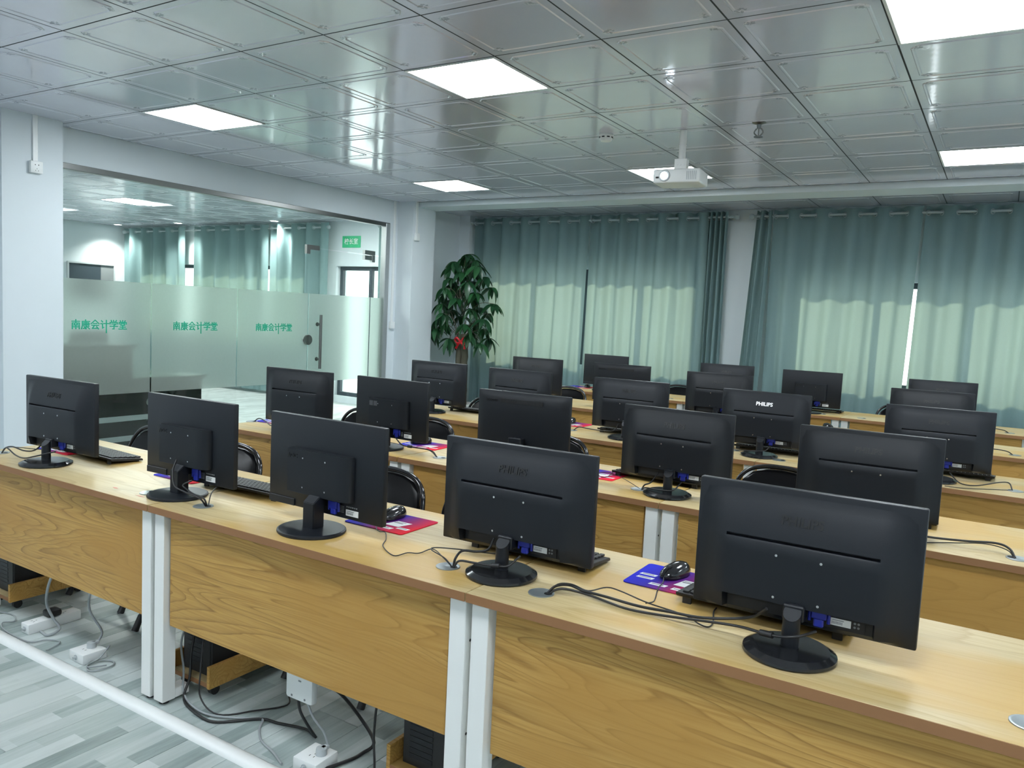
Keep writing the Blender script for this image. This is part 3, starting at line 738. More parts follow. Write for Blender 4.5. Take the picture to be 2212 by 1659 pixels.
def make_box_monitor():
    t = thing('monitor', 'x', 'monitor'); w, z0, z1, yb = 0.508, 0.052, 0.372, 0.046
    monitor_front(t, w, z0, z1, yb)
    bm = B()
    rows = []
    for z, dz in ((0.268, 0.004), (0.264, 0.0)):
        rows.append(z)
    # curved electronics hump: section swells to the middle in x
    prof = [(-0.135, 0.0), (-0.135, -0.030), (-0.131, -0.034), (0.08, -0.034), (0.112, -0.031), (0.128, -0.024), (0.135, -0.014), (0.137, 0.0)]
    prism(bm, [(a, yb+b) for a, b in prof], 'z', 0.112, 0.262, 0.002); obj('electronics_hump', bm, 'mon', t, 40)
    bm = B(); put_text(bm, 'AOC', 0.021, 0.0008, FACE_NEG_Y, (-0.108, yb-0.0346, 0.238), bold=0.0006); obj('logo_lettering', bm, 'logo', t, None)
    for sx in (-1, 1):
        for z in (0.135, 0.235):
            bm = B(); cyl(bm, (sx*0.05-0.01, yb-0.033, z), (sx*0.05-0.01, yb-0.0355, z), 0.0028, n=10); obj('mounting_screw', bm, 'screw', t)
    bm = B(); prism(bm, [(-0.018, 0.012), (0.030, 0.012), (0.030, 0.11), (0.008, 0.118), (-0.018, 0.098)], 'x', -0.024, 0.024, 0.002)
    box(bm, -0.02, 0.02, 0.022, yb+0.001, 0.08, 0.125, 0.002); obj('neck', bm, 'mon', t)
    bm = B(); lathe(bm, [(0.108, 0.0), (0.110, 0.003), (0.109, 0.009), (0.104, 0.0115), (0.0001, 0.013)], 40); obj('base', bm, 'mon', t, 25)
    bm = B(); box(bm, -w/2+0.002, -w/2+0.125, yb-0.003, yb+0.002, z0+0.001, z0+0.026, 0.0015); obj('lower_lip', bm, 'mon', t)
    vga(t, 0.060, yb-0.010, 0.094)
    sticker(t, 0.130, yb-0.0002, 0.075, 1.0)
    bm = B()
    for q in range(6): box(bm, 0.105+q*0.008, 0.110+q*0.008, yb-0.0006, yb, 0.092, 0.096)
    for q in range(5): box(bm, 0.072, 0.094, yb-0.0006, yb, 0.071+q*0.005, 0.073+q*0.005)
    obj('rating_print', bm, 'print_grey', t, None)
    return t
def make_vent_monitor():
    t = thing('monitor', 'x', 'monitor'); w, z0, z1, yb = 0.508, 0.054, 0.374, 0.054
    monitor_front(t, w, z0, z1, yb)
    X = [-0.252, -0.235, -0.21, -0.17, -0.1, 0, 0.1, 0.17, 0.21, 0.235, 0.252]
    Z = [z1-0.002, z1-0.012, z1-0.03, z1-0.06, 0.26, 0.20, 0.14, 0.10, z0+0.03, z0+0.012, z0+0.002]
    def pr(u): return max(0.0, 1-abs(u)**5)
    bm = B(); zc = (z0+z1)/2; grid(bm, [[(x, yb+0.001-0.020*pr(x/0.252)**0.7*pr((z-zc)/(z1-zc-0.002))**0.7, z) for x in X] for z in Z])
    obj('back_cover', bm, 'mon', t, 60)
    bm = B(); box(bm, -0.118, 0.118, yb-0.0196, yb-0.018, 0.318, 0.339); vg = obj('vent_grille', bm, 'cavity', t, None)
    bm = B()
    for a in range(40):
        for b in range(3): box(bm, -0.116+a*0.0058, -0.1128+a*0.0058, yb-0.0205, yb-0.0195, 0.3195+b*0.0066, 0.3235+b*0.0066)
    obj('grille_mesh', bm, 'grille', vg, None)
    bm = B(); put_text(bm, 'lenovo', 0.024, 0.0006, FACE_NEG_Y, (-0.168, yb-0.0185, 0.328), bold=0.0004); obj('logo_lettering', bm, 'logo', t, None)
    bm = B(); box(bm, -0.10, 0.16, yb-0.0215, yb-0.019, 0.078, 0.098, 0.001); obj('port_panel', bm, 'cavity', t)
    bm = B()
    for q in range(4): box(bm, -0.08+q*0.016, -0.07+q*0.016, yb-0.0222, yb-0.0214, 0.101, 0.106)
    obj('rating_print', bm, 'print_grey', t, None)
    bm = B(); box(bm, -0.035, 0.035, -0.02, 0.0, 0.012, 0.16, 0.004); box(bm, -0.03, 0.03, -0.003, yb-0.016, 0.12, 0.155, 0.003); obj('neck', bm, 'mon', t)
    bm = B(); box(bm, -0.11, 0.11, -0.085, 0.085, 0.0, 0.011, 0.004, 2); obj('base', bm, 'mon', t)
    sticker(t, 0.09, yb-0.0217, 0.088, 0.7)
    return t
PROTO = {'S': make_slot_monitor(), 'H': make_box_monitor(), 'V': make_vent_monitor()}
PU = {'S': [], 'H': [], 'V': []}
MON = [  # row, kind, panel centre x, y, yaw
 (0, 'S', -3.515, 1.890, 0.05), (0, 'H', -2.632, 1.907, 0.026), (0, 'H', -1.905, 1.900, -0.03), (0, 'S', -1.175, 1.945, 0.012), (0, 'S', -0.362, 1.913, 0.004),
 (1, 'S', -3.474, 3.240, 0.06), (1, 'H', -2.792, 3.270, -0.02), (1, 'V', -1.962, 3.279, 0.044), (1, 'S', -1.188, 3.300, -0.02), (1, 'S', -0.405, 3.255, 0.04),
 (2, 'S', -3.560, 4.695, 0.0), (2, 'S', -2.820, 4.640, -0.02), (2, 'S', -1.998, 4.658, 0.033), (2, 'S', -1.156, 4.682, 0.0), (2, 'S', -0.257, 4.650, 0.09),
 (3, 'S', -3.552, 6.144, 0.024), (3, 'V', -2.740, 6.175, 0.07), (3, 'S', -1.862, 6.060, 0.10), (3, 'S', -0.390, 6.040, 0.07),
 (4, 'H', -3.548, 7.580, 0.0), (4, 'S', -2.240, 7.510, 0.08), (4, 'H', -1.445, 7.440, 0.07), (4, 'S', -0.409, 7.440, 0.10)]
ORDN = ['first', 'second', 'third', 'fourth', 'fifth']
DESC = {'S': 'black monitor with a long back slot', 'H': 'black monitor with a box-shaped back hump', 'V': 'black monitor with a vent grille up top'}
BO = {'S': 0.058, 'H': 0.046, 'V': 0.054}
cnt = {}; mons = []
for r, k, cx, cy, ya in MON:
    cnt[r] = cnt.get(r, 0)+1
    b = BO[k]; loc = (cx+b*math.sin(ya), cy-b*math.cos(ya), 0.75)
    o = put(PROTO[k], PU[k], loc, ya, '%s, %s in the %s row' % (DESC[k], ORDN[cnt[r]-1], ORD[r]), 'black computer monitors on the desks')
    mons.append(o)
for ch in mons[2].children:   # the wider screen in the front row
    pass
mons[2].scale = (1.07, 1, 1.0)
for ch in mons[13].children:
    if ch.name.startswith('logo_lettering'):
        me = ch.data.copy(); me.materials.clear(); me.materials.append(M['logo_glint']); ch.data = me; ch['label'] = 'dark lettering painted bright as a reflection'  # same dark letters as the others, recoloured pale to imitate a reflection
mons[13]['label'] = 'black slot-backed monitor with lettering painted bright as a reflection, fourth in the third row'

for q in range(2):
    bm = B(); box(bm, -0.122+q*0.030, -0.097+q*0.030, BO['H']-0.0352, BO['H']-0.0342, 0.222, 0.248); o = obj('grey_sticker', bm, 'sticker_grey', mons[6], None); o['label'] = 'small grey square sticker'
for ch in list(mons[6].children):
    if ch.name.startswith('logo_lettering'): bpy.data.objects.remove(ch)

# ------------------------------------------------------------------ keyboards, pads, mice
def make_keyboard():
    t = thing('keyboard', 'x', 'keyboard')
    bm = B(); prism(bm, [(-0.075, 0.004), (0.068, 0.016), (0.075, 0.024), (0.075, 0.028), (-0.07, 0.014), (-0.075, 0.010)], 'x', -0.22, 0.22, 0.001)
    for v in bm.verts: v.co.y = -v.co.y          # raised edge towards the monitor (-y)
    obj('keyboard_case', bm, 'black', t)
    bm = B()
    for ry in range(6):
        yk = -0.060+ry*0.0235; zk = 0.0262-(yk+0.075)*0.0933
        nk = 21; xk = -0.205
        for q in range(nk):
            wk = 0.0155
            if ry == 5 and q in (4, 5, 6, 7, 8): 
                if q == 4: box(bm, xk, xk+0.0195*5-0.003, yk, yk+0.018, zk, zk+0.007, 0.0012)
            else: box(bm, xk, xk+wk, yk, yk+0.018, zk, zk+0.007, 0.0012)
            xk += 0.0195
    obj('keys', bm, 'black', t, None, kind='stuff')
    for s in (-1, 1):
        bm = B(); box(bm, s*0.19-0.012, s*0.19+0.012, -0.070, -0.062, 0.0, 0.021, 0.001); obj('foot', bm, 'black', t)
        bm = B(); box(bm, s*0.19-0.012, s*0.19+0.012, 0.055, 0.068, 0.0, 0.006, 0.001); obj('foot', bm, 'black', t)
    return t
kb0 = make_keyboard(); ku = []
KB = [(0, -3.525, 2.090, -0.05, 'under the first monitor'), (0, -2.500, 2.105, 0.03, 'between the second and third monitors'), (0, -1.200, 2.135, 0.02, 'behind the fourth monitor'), (0, -0.475, 2.085, 0.0, 'behind the fifth monitor'),
      (1, -1.335, 3.535, 0.0, 'behind the fourth monitor'), (1, -0.385, 3.490, 0.02, 'behind the fifth monitor'), (2, -3.34, 4.91, 0.0, 'beside the first monitor'), (2, -2.04, 4.83, 0.03, 'behind the third monitor'), (2, -1.14, 4.87, 0.0, 'behind the fourth monitor'),
      (2, -0.205, 4.885, -0.03, 'behind the fifth monitor'), (4, -1.42, 7.66, 0.0, 'behind the third monitor')]
for r, x, y, a, s in KB: put(kb0, ku, (x, y, 0.75), a, 'black keyboard lying %s of the %s row' % (s, ORD[r]), 'black keyboards on the desks')

def make_pad():
    t = thing('mouse_pad', 'x', 'mouse pad')
    bm = B(); box(bm, -0.13, 0.13, -0.105, 0.105, 0.0, 0.0025)
    b2 = bmesh.new(); bm.free(); bm = b2
    P2 = []
    for (cx, cy, a0) in ((0.118, 0.093, 0), (-0.118, 0.093, 90), (-0.118, -0.093, 180), (0.118, -0.093, 270)):
        for q in range(5): a = math.radians(a0+q*22.5); P2.append((cx+0.012*math.cos(a), cy+0.012*math.sin(a)))
    prism(bm, P2, 'z', 0.0005, 0.003); obj('pad_sheet', bm, 'pad', t, None)
    bm = B()
    def lab(x0, x1, y0, y1):
        b = bmesh.new(); box(b, x0, x1, y0, y1, 0.003, 0.0033); 
        for v in b.verts: v.co.x += (v.co.y-y0)*0.25
        merge(bm, b)
    lab(-0.062, -0.012, -0.078, -0.060); lab(0.006, 0.058, -0.082, -0.062); lab(0.066, 0.112, -0.058, -0.040); lab(-0.115, -0.066, -0.04, -0.024); lab(-0.117, -0.068, -0.008, 0.008); lab(0.000, 0.062, -0.040, 0.020)
    pr = obj('printed_panel', bm, 'sticker', t, None)
    bm = B()
    for (x0, y0) in ((-0.055, -0.071), (0.013, -0.075), (0.071, -0.051), (-0.108, -0.034), (-0.11, -0.002)): box(bm, x0, x0+0.036, y0, y0+0.006, 0.0033, 0.0035)
    box(bm, 0.014, 0.052, -0.005, 0.003, 0.0033, 0.0035); box(bm, 0.016, 0.058, 0.008, 0.012, 0.0033, 0.0035)
    obj('print_line', bm, 'print_grey', pr, None)
    return t
pad0 = make_pad(); pu = []
PAD = [(0, -3.775, 2.095, 0.02, 'under the first monitor'), (0, -2.885, 2.115, 0.0, 'half behind the second monitor'), (0, -1.780, 2.113, 0.0, 'beside the third monitor'), (0, -0.745, 2.170, 0.0, 'left of the fifth monitor'),
       (1, -3.86, 3.47, 0.05, 'left of the first monitor'), (1, -2.69, 3.455, 0.05, 'under the second monitor'), (1, -1.625, 3.44, 0.0, 'between the third and fourth monitors'), (2, -2.55, 4.93, 0, 'left of the third monitor'), (4, -3.87, 7.67, 0.1, 'left of the first monitor')]
for r, x, y, a, s in PAD: put(pad0, pu, (x, y, 0.75), a, 'blue and red mouse pad %s of the %s row' % (s, ORD[r]), 'printed mouse pads')

def mouse_shell():
    bm = B(); rows = []
    n = 14
    for iz, (f, h) in enumerate(((1.0, 0.004), (1.03, 0.012), (0.97, 0.022), (0.80, 0.031), (0.52, 0.0365), (0.2, 0.039))):
        r = []
        for q in range(n+1):
            a = 2*PI*q/n; px = 0.034*math.cos(a)*f; py = 0.061*math.sin(a)*f
            px *= 1-0.14*math.cos(2*a+PI) if False else 1.0-0.10*(1-abs(math.sin(a)))
            tilt = 1.0-0.22*(py/0.058) if h > 0.01 else 1
            r.append((px, py, h*tilt*(1.0)))
        rows.append(r)
    grid(bm, rows); bmesh.ops.remove_doubles(bm, verts=bm.verts, dist=1e-5)
    be = [e for e in bm.edges if e.is_boundary]; bmesh.ops.holes_fill(bm, edges=be, sides=0)
    return bm
def make_mouse():
    # long axis y, buttons and cord towards -y
    t = thing('computer_mouse', 'x', 'mouse')
    bm = mouse_shell()
    for v in bm.verts: v.co.z = v.co.z*(1-0.0); 
    bmesh.ops.rotate(bm, cent=(0, 0, 0), matrix=Matrix.Rotation(PI, 3, 'Z'), verts=bm.verts)
    for v in bm.verts: v.co.z = max(v.co.z, 0.003)
    obj('mouse_shell', bm, 'mon_gloss', t, 60)
    bm = B(); cyl(bm, (-0.004, -0.028, 0.030), (0.004, -0.028, 0.030), 0.0085, n=14); obj('scroll_wheel', bm, 'black', t)
    bm = B(); box(bm, -0.0007, 0.0007, -0.056, -0.010, 0.020, 0.0335); obj('button_seam', bm, 'print_black', t, None)
    return t
ms0 = make_mouse(); mu = []
MS = [(0, -0.768, 2.205, 0.75+0.003, -0.25, 'on the pad left of the fifth monitor', -0.25), (0, -1.806, 2.150, 0.753, 0.0, 'half hidden by the third monitor', 0),
      (1, -2.735, 3.475, 0.753, -0.6, 'on the pad under the second monitor', 0), (1, -1.70, 3.49, 0.753, 0.2, 'right of the third monitor', 0), (2, -2.56, 4.95, 0.753, 0.2, 'left of the third monitor', 0), (3, -1.09, 6.36, 0.75, 0.6, 'between the third and fourth monitors', 0), (4, -3.80, 7.69, 0.753, 0.3, 'left of the first monitor', 0)]
for r, x, y, z, a, s, _ in MS: put(ms0, mu, (x, y, z), a, 'glossy black mouse %s of the %s row' % (s, ORD[r]), 'black computer mice')

# ------------------------------------------------------------------ desk cables
def cord(label, pts, r=0.0028, m='cable', name='cable', group=None, plug=None, bead=None):
    bm = B(); tube(bm, pts, r, 7, 6)
    o = obj(name, bm, m, None, 60); tag(o, label, 'cable', group)
    if bead:
        a, b = Vector(bead[0]), Vector(bead[1]); bm = B(); cyl(bm, a, b, 0.0075, n=12); obj('ferrite_bead', bm, 'black', o)
    return o
cord('thin black mouse cable zigzagging over the front desk to a grommet', [(-1.805, 2.091, 0.757), (-1.764, 2.014, 0.754), (-1.725, 1.987, 0.754), (-1.704, 1.991, 0.754), (-1.649, 1.932, 0.754), (-1.606, 1.868, 0.754), (-1.519, 1.817, 0.754), (-1.505, 1.866, 0.754), (-1.476, 1.886, 0.754), (-1.464, 1.94, 0.757), (-1.37, 1.87, 0.765), (-1.325, 1.852, 0.752)], 0.0018)
cord('thin black keyboard cable running from the grommet behind the fourth front monitor', [(-1.322, 1.849, 0.752), (-1.349, 1.846, 0.775), (-1.439, 1.899, 0.77), (-1.446, 1.94, 0.765), (-1.383, 1.988, 0.760), (-1.30, 2.024, 0.757), (-1.25, 2.06, 0.757)], 0.002)
cord('black power cable arching from the grommet into the fourth front monitor', [(-1.318, 1.849, 0.752), (-1.315, 1.855, 0.78), (-1.312, 1.885, 0.795), (-1.272, 1.90, 0.797), (-1.235, 1.905, 0.81), (-1.222, 1.915, 0.845)], 0.0038)
cord('black video cable with bead across the neck of the fourth front monitor', [(-1.315, 1.847, 0.752), (-1.29, 1.838, 0.78), (-1.247, 1.846, 0.782), (-1.20, 1.852, 0.783), (-1.165, 1.853, 0.787), (-1.14, 1.868, 0.79), (-1.125, 1.905, 0.812)], 0.0034, bead=((-1.185, 1.852, 0.785), (-1.160, 1.854, 0.788)))
cord('black power cable running along the front desk to the fifth monitor', [(-0.993, 1.835, 0.752), (-0.98, 1.858, 0.77), (-0.954, 1.889, 0.77), (-0.91, 1.887, 0.765), (-0.844, 1.892, 0.762), (-0.748, 1.884, 0.762), (-0.662, 1.891, 0.765), (-0.577, 1.888, 0.772), (-0.474, 1.915, 0.79), (-0.425, 1.88, 0.835)], 0.0038)
cord('black video cable running along the front desk edge to the fifth monitor', [(-0.993, 1.835, 0.752), (-0.962, 1.863, 0.765), (-0.895, 1.885, 0.758), (-0.775, 1.857, 0.758), (-0.69, 1.869, 0.758), (-0.595, 1.871, 0.768), (-0.488, 1.868, 0.780), (-0.397, 1.825, 0.795), (-0.345, 1.825, 0.805), (-0.31, 1.87, 0.812)], 0.0034, bead=((-0.425, 1.834, 0.792), (-0.395, 1.826, 0.795)))
cord('thin black keyboard cable looping left of the fifth front monitor', [(-0.993, 1.835, 0.752), (-0.969, 1.849, 0.78), (-0.946, 1.887, 0.775), (-0.9, 1.895, 0.765), (-0.872, 1.952, 0.765), (-0.832, 1.956, 0.763), (-0.727, 1.896, 0.772), (-0.63, 1.906, 0.760), (-0.587, 1.888, 0.754), (-0.562, 1.883, 0.754), (-0.562, 1.92, 0.754), (-0.583, 1.991, 0.754), (-0.585, 2.02, 0.756)], 0.002)
cord('thin grey mouse cable beside the fifth front monitor', [(-0.782, 2.150, 0.762), (-0.772, 2.120, 0.757), (-0.768, 2.073, 0.753), (-0.746, 1.997, 0.753), (-0.722, 1.917, 0.770), (-0.738, 1.905, 0.766)], 0.0018)
cord('black power cable draped over the base of the second front monitor', [(-2.417, 1.826, 0.752), (-2.42, 1.80, 0.785), (-2.50, 1.79, 0.80), (-2.565, 1.80, 0.81), (-2.625, 1.835, 0.85), (-2.650, 1.868, 0.885)], 0.0032)
cord('black video cable draped behind the base of the second front monitor', [(-2.414, 1.828, 0.752), (-2.41, 1.81, 0.785), (-2.489, 1.825, 0.785), (-2.554, 1.844, 0.79), (-2.584, 1.85, 0.80), (-2.572, 1.88, 0.815)], 0.0034)
cord('thin black cable rising from the grommet beside the second front monitor', [(-2.411, 1.832, 0.752), (-2.434, 1.857, 0.78), (-2.52, 1.935, 0.775), (-2.631, 2.041, 0.757)], 0.002)
cord('black power cable at the left end of the front desk', [(-3.873, 1.822, 0.752), (-3.869, 1.836, 0.775), (-3.80, 1.835, 0.79), (-3.70, 1.835, 0.785), (-3.61, 1.835, 0.80), (-3.57, 1.86, 0.845)], 0.0034)
cord('black video cable round the neck of the first front monitor', [(-3.873, 1.822, 0.752), (-3.82, 1.817, 0.785), (-3.72, 1.805, 0.768), (-3.60, 1.782, 0.772), (-3.52, 1.79, 0.79), (-3.46, 1.845, 0.812)], 0.0032)
cord('thin black cable at the far left end of the front desk', [(-3.873, 1.822, 0.752), (-3.873, 1.844, 0.775), (-3.859, 1.878, 0.775), (-3.86, 1.96, 0.757), (-3.80, 2.0, 0.756)], 0.002)
cord('black video cable beside the second monitor of the second row', [(-2.422, 3.214, 0.752), (-2.49, 3.246, 0.775), (-2.637, 3.25, 0.775), (-2.689, 3.25, 0.78), (-2.732, 3.25, 0.81)], 0.0034, bead=((-2.62, 3.25, 0.776), (-2.645, 3.25, 0.776)))
cord('thin black cable lying left of the second row grommet', [(-2.422, 3.214, 0.752), (-2.506, 3.247, 0.775), (-2.66, 3.30, 0.764), (-2.85, 3.36, 0.757), (-2.92, 3.38, 0.755)], 0.002)
cord('black power cable arching into the fourth monitor of the second row', [(-1.316, 3.262, 0.752), (-1.294, 3.239, 0.78), (-1.268, 3.245, 0.795), (-1.239, 3.25, 0.84)], 0.0034)
cord('black video cable over the base of the fourth monitor of the second row', [(-1.316, 3.262, 0.752), (-1.283, 3.225, 0.772), (-1.204, 3.20, 0.778), (-1.150, 3.205, 0.785), (-1.135, 3.26, 0.812)], 0.0032)
cord('thin looped black cable lying over the second row mouse pad', [(-1.318, 3.262, 0.752), (-1.413, 3.351, 0.757), (-1.511, 3.45, 0.757), (-1.56, 3.50, 0.765), (-1.545, 3.40, 0.757), (-1.562, 3.36, 0.757), (-1.612, 3.436, 0.757), (-1.594, 3.486, 0.757), (-1.559, 3.49, 0.757)], 0.0016)
cord('black cable with a loop at the right end of the third row', [(0.092, 4.605, 0.752), (0.077, 4.666, 0.775), (0.037, 4.625, 0.78), (-0.06, 4.502, 0.768), (-0.133, 4.53, 0.765), (-0.185, 4.60, 0.80)], 0.0032)
cord('thin black cable along the desk edge at the right end of the third row', [(0.088, 4.600, 0.752), (0.02, 4.537, 0.755), (-0.112, 4.455, 0.754), (-0.195, 4.45, 0.754)], 0.002)
cord('thick black cable at the right end of the second row', [(0.092, 3.175, 0.752), (0.073, 3.205, 0.775), (0.031, 3.234, 0.78), (-0.067, 3.208, 0.775), (-0.2, 3.18, 0.775), (-0.33, 3.20, 0.79)], 0.0042)
cord('thin black cable at the right end of the second row', [(0.091, 3.164, 0.752), (0.067, 3.222, 0.765), (0.003, 3.262, 0.765), (-0.096, 3.234, 0.756), (-0.2, 3.165, 0.754), (-0.30, 3.16, 0.754)], 0.002)
cord('black cable at the right end of the fourth row', [(0.103, 6.015, 0.752), (0.069, 6.023, 0.77), (-0.004, 6.029, 0.775), (-0.15, 6.02, 0.77), (-0.28, 5.99, 0.80)], 0.0036)
cord('black cable at the right end of the back row', [(0.082, 7.395, 0.752), (0.05, 7.38, 0.77), (-0.02, 7.398, 0.775), (-0.16, 7.40, 0.77), (-0.30, 7.39, 0.80)], 0.0036)
cord('thick black cable curving left of the third monitor of the third row', [(-2.39, 4.665, 0.752), (-2.38, 4.72, 0.77), (-2.30, 4.70, 0.77), (-2.20, 4.66, 0.775), (-2.08, 4.62, 0.79), (-2.05, 4.62, 0.835)], 0.0036)
cord('black video cable under the fourth monitor of the third row', [(-1.318, 4.722, 0.752), (-1.26, 4.64, 0.770), (-1.18, 4.60, 0.78), (-1.12, 4.61, 0.79), (-1.102, 4.645, 0.812)], 0.0032)
cord('black cables lying at the left end of the second row', [(-3.966, 3.342, 0.752), (-3.93, 3.35, 0.775), (-3.85, 3.33, 0.77), (-3.70, 3.25, 0.765), (-3.55, 3.20, 0.80)], 0.0034)

# ------------------------------------------------------------------ folding chairs
def make_chair():
    t = thing('folding_chair', 'x', 'chair')
    # faces -y (towards its desk); origin under the seat centre
    def side(s): return [(s*0.205, -0.235, 0.012), (s*0.205, -0.10, 0.30), (s*0.205, 0.06, 0.62)]
    arch = [(-0.205, 0.06, 0.62), (-0.203, 0.088, 0.70), (-0.185, 0.108, 0.765), (-0.14, 0.122, 0.808), (-0.07, 0.129, 0.828), (0, 0.130, 0.832), (0.07, 0.129, 0.828), (0.14, 0.122, 0.808), (0.185, 0.108, 0.765), (0.203, 0.088, 0.70), (0.205, 0.06, 0.62)]
    bm = B(); tube(bm, side(-1)[:-1]+arch+list(reversed(side(1)))[1:], 0.011, 10, 4); obj('tube_frame', bm, 'tube', t, 60)
    # padded arch back
    def outl(f, off):
        pts = [(-0.188*f, 0.60), (-0.186*f, 0.70), (-0.168*f, 0.757), (-0.128*f, 0.795), (-0.065*f, 0.813), (0, 0.817), (0.065*f, 0.813), (0.128*f, 0.795), (0.168*f, 0.757), (0.186*f, 0.70), (0.188*f, 0.60)]
        return [(x, 0.052+(z-0.60)*0.345+off+0.020*(1-(x/0.19)**2), 0.60+(z-0.60)*(1 if f == 1 else 0.93)+(0.008 if f != 1 else 0)) for x, z in pts]
    bm = B()
    ra = outl(0.90, -0.022); rb = outl(1.0, -0.012); rc = outl(1.0, 0.006); rd = outl(0.9, 0.012)
    rings = [[bm.verts.new(p) for p in r] for r in (ra, rb, rc, rd)]
    for u, w in zip(rings, rings[1:]):
        n = len(u)
        for i in range(n): bm.faces.new((u[i], u[(i+1) % n], w[(i+1) % n], w[i]))
    bm.faces.new(rings[0]); bm.faces.new(rings[-1]); bmesh.ops.triangulate(bm, faces=[f for f in bm.faces if len(f.verts) > 4])
    obj('backrest', bm, 'vinyl', t, 50)
    bm = B(); box(bm, -0.19, 0.19, -0.20, 0.17, 0.425, 0.462, 0.014, 3); obj('seat', bm, 'vinyl', t, 50)
    for s in (-1, 1):
        bm = B(); tube(bm, [(s*0.185, -0.14, 0.425), (s*0.185, 0.05, 0.22), (s*0.185, 0.24, 0.012)], 0.0105, 10, 3); obj('rear_leg', bm, 'tube', t, 60)
        bm = B(); cyl(bm, (s*0.205, -0.242, 0.0), (s*0.205, -0.210, 0.065), 0.016, 0.013, n=12); cyl(bm, (s*0.185, 0.247, 0.0), (s*0.185, 0.215, 0.04), 0.016, 0.013, n=12); obj('rubber_foot', bm, 'black', t)
    bm = B(); cyl(bm, (-0.205, -0.17, 0.15), (0.205, -0.17, 0.15), 0.008, n=10); cyl(bm, (-0.185, 0.16, 0.10), (0.185, 0.16, 0.10), 0.008, n=10); obj('stretcher', bm, 'tube', t)
    return t
ch0 = make_chair(); cu = []
CH = [(0, -3.665, 2.37, 0.05, 'behind the first and second monitors'), (0, -3.015, 2.31, 0.05, 'right of the second monitor'), (0, -2.135, 2.39, 0.0, 'right of the third monitor'), (0, -1.672, 2.485, 0.05, 'just left of the fourth monitor'),
      (1, -3.53, 3.78, 0.0, 'between the first and second monitors'), (1, -2.99, 3.76, 0.0, 'right of the second monitor'), (1, -2.09, 3.78, 0.0, 'right of the third monitor'), (1, -0.86, 3.74, 0.0, 'between the fourth and fifth monitors'),
      (2, -3.43, 5.12, 0.0, 'right of the first monitor'), (3, -3.52, 6.60, 0.0, 'right of the first monitor'), (4, -2.90, 7.97, 0.0, 'between the first and second monitors'), (4, -0.77, 7.99, 0.0, 'left of the fourth monitor')]
for r, x, y, a, s in CH: put(ch0, cu, (x, y, 0), a, 'black folding chair %s of the %s row' % (s, ORD[r]), 'black folding chairs')

# ------------------------------------------------------------------ under the front desks
bm = B(); P2 = [(-0.030, 0.0), (-0.027, 0.010), (-0.016, 0.018), (0.0, 0.0205), (0.016, 0.018), (0.027, 0.010), (0.030, 0.0)]
prism(bm, [(1.672+a, 0.0005+b) for a, b in P2], 'x', -4.3, -1.2)
o = obj('cable_cover', bm, 'plastic_white', None, 40); tag(o, 'long white rounded floor cable cover along the front row', 'cable cover')

def make_stand():
    t = thing('computer_stand', 'x', 'stand')
    bm = B(); box(bm, -0.105, 0.105, 0.0, 0.375, 0.050, 0.068, 0.001); bd = obj('base_board', bm, 'top', t)
    bm = B(); box(bm, -0.1052, 0.1052, -0.0012, 0.0, 0.0502, 0.0678); obj('edge_band', bm, 'edge', bd, None)
    for s in (-1, 1):
        bm = B(); box(bm, s*0.1055, s*0.1205, -0.002, 0.377, 0.046, 0.132, 0.001) if s > 0 else box(bm, -0.1205, -0.1055, -0.002, 0.387, 0.046, 0.132, 0.001); obj('side_board', bm, 'panel', t)
    for sx in (-1, 1):
        for yy in (0.05, 0.34):
            bm = B(); cyl(bm, (sx*0.08-0.01, yy, 0.020), (sx*0.08+0.01, yy, 0.020), 0.020, n=14); box(bm, sx*0.08-0.013, sx*0.08+0.013, yy-0.012, yy+0.012, 0.028, 0.0505); obj('caster', bm, 'black', t)
    return t
def make_tower():
    t = thing('computer_tower', 'x', 'computer')
    bm = B(); box(bm, -0.085, 0.085, 0.0, 0.335, 0.0, 0.37, 0.003); obj('case', bm, 'cavity', t)
    bm = B(); box(bm, -0.078, 0.078, -0.003, 0.001, 0.006, 0.364, 0.001); rp = obj('rear_panel', bm, 'black', t)
    bm = B()
    for q in range(7): box(bm, -0.055, 0.035, -0.0045, -0.0025, 0.030+q*0.019, 0.044+q*0.019)
    obj('slot_cover', bm, 'mon', rp, None)
    bm = B(); box(bm, -0.070, -0.030, -0.005, -0.0025, 0.19, 0.33); obj('port_plate', bm, 'steel', rp, None)
    bm = B()
    for q in range(6): box(bm, -0.064+0.014*(q % 2), -0.052+0.014*(q % 2), -0.0105, -0.0045, 0.205+q*0.02, 0.216+q*0.02)
    obj('port', bm, 'print_black', rp, None)
    bm = B()
    for q in range(6):
        for b in range(5): cyl(bm, (0.0+q*0.012, -0.0045, 0.21+b*0.012), (0.0+q*0.012, -0.003, 0.21+b*0.012), 0.004, n=6)
    obj('vent_hole', bm, 'print_black', rp, None)
    return t
st0 = make_stand(); tw0 = make_tower(); su = []; tu = []
for x, y, w in ((-3.955, 1.835, 'left'), (-2.533, 1.850, 'middle'), (-1.425, 1.850, 'third')):
    w2 = {'left': 'under the left front desk', 'middle': 'under the middle front desk, left side', 'third': 'under the middle front desk, right side'}[w]
    put(st0, su, (x, y, 0), 0, 'low wooden computer stand on casters %s' % w2, 'wooden computer stands')
    put(tw0, tu, (x, y+0.035, 0.068), 0, 'black computer tower on a wooden stand %s' % w2, 'black computer towers')

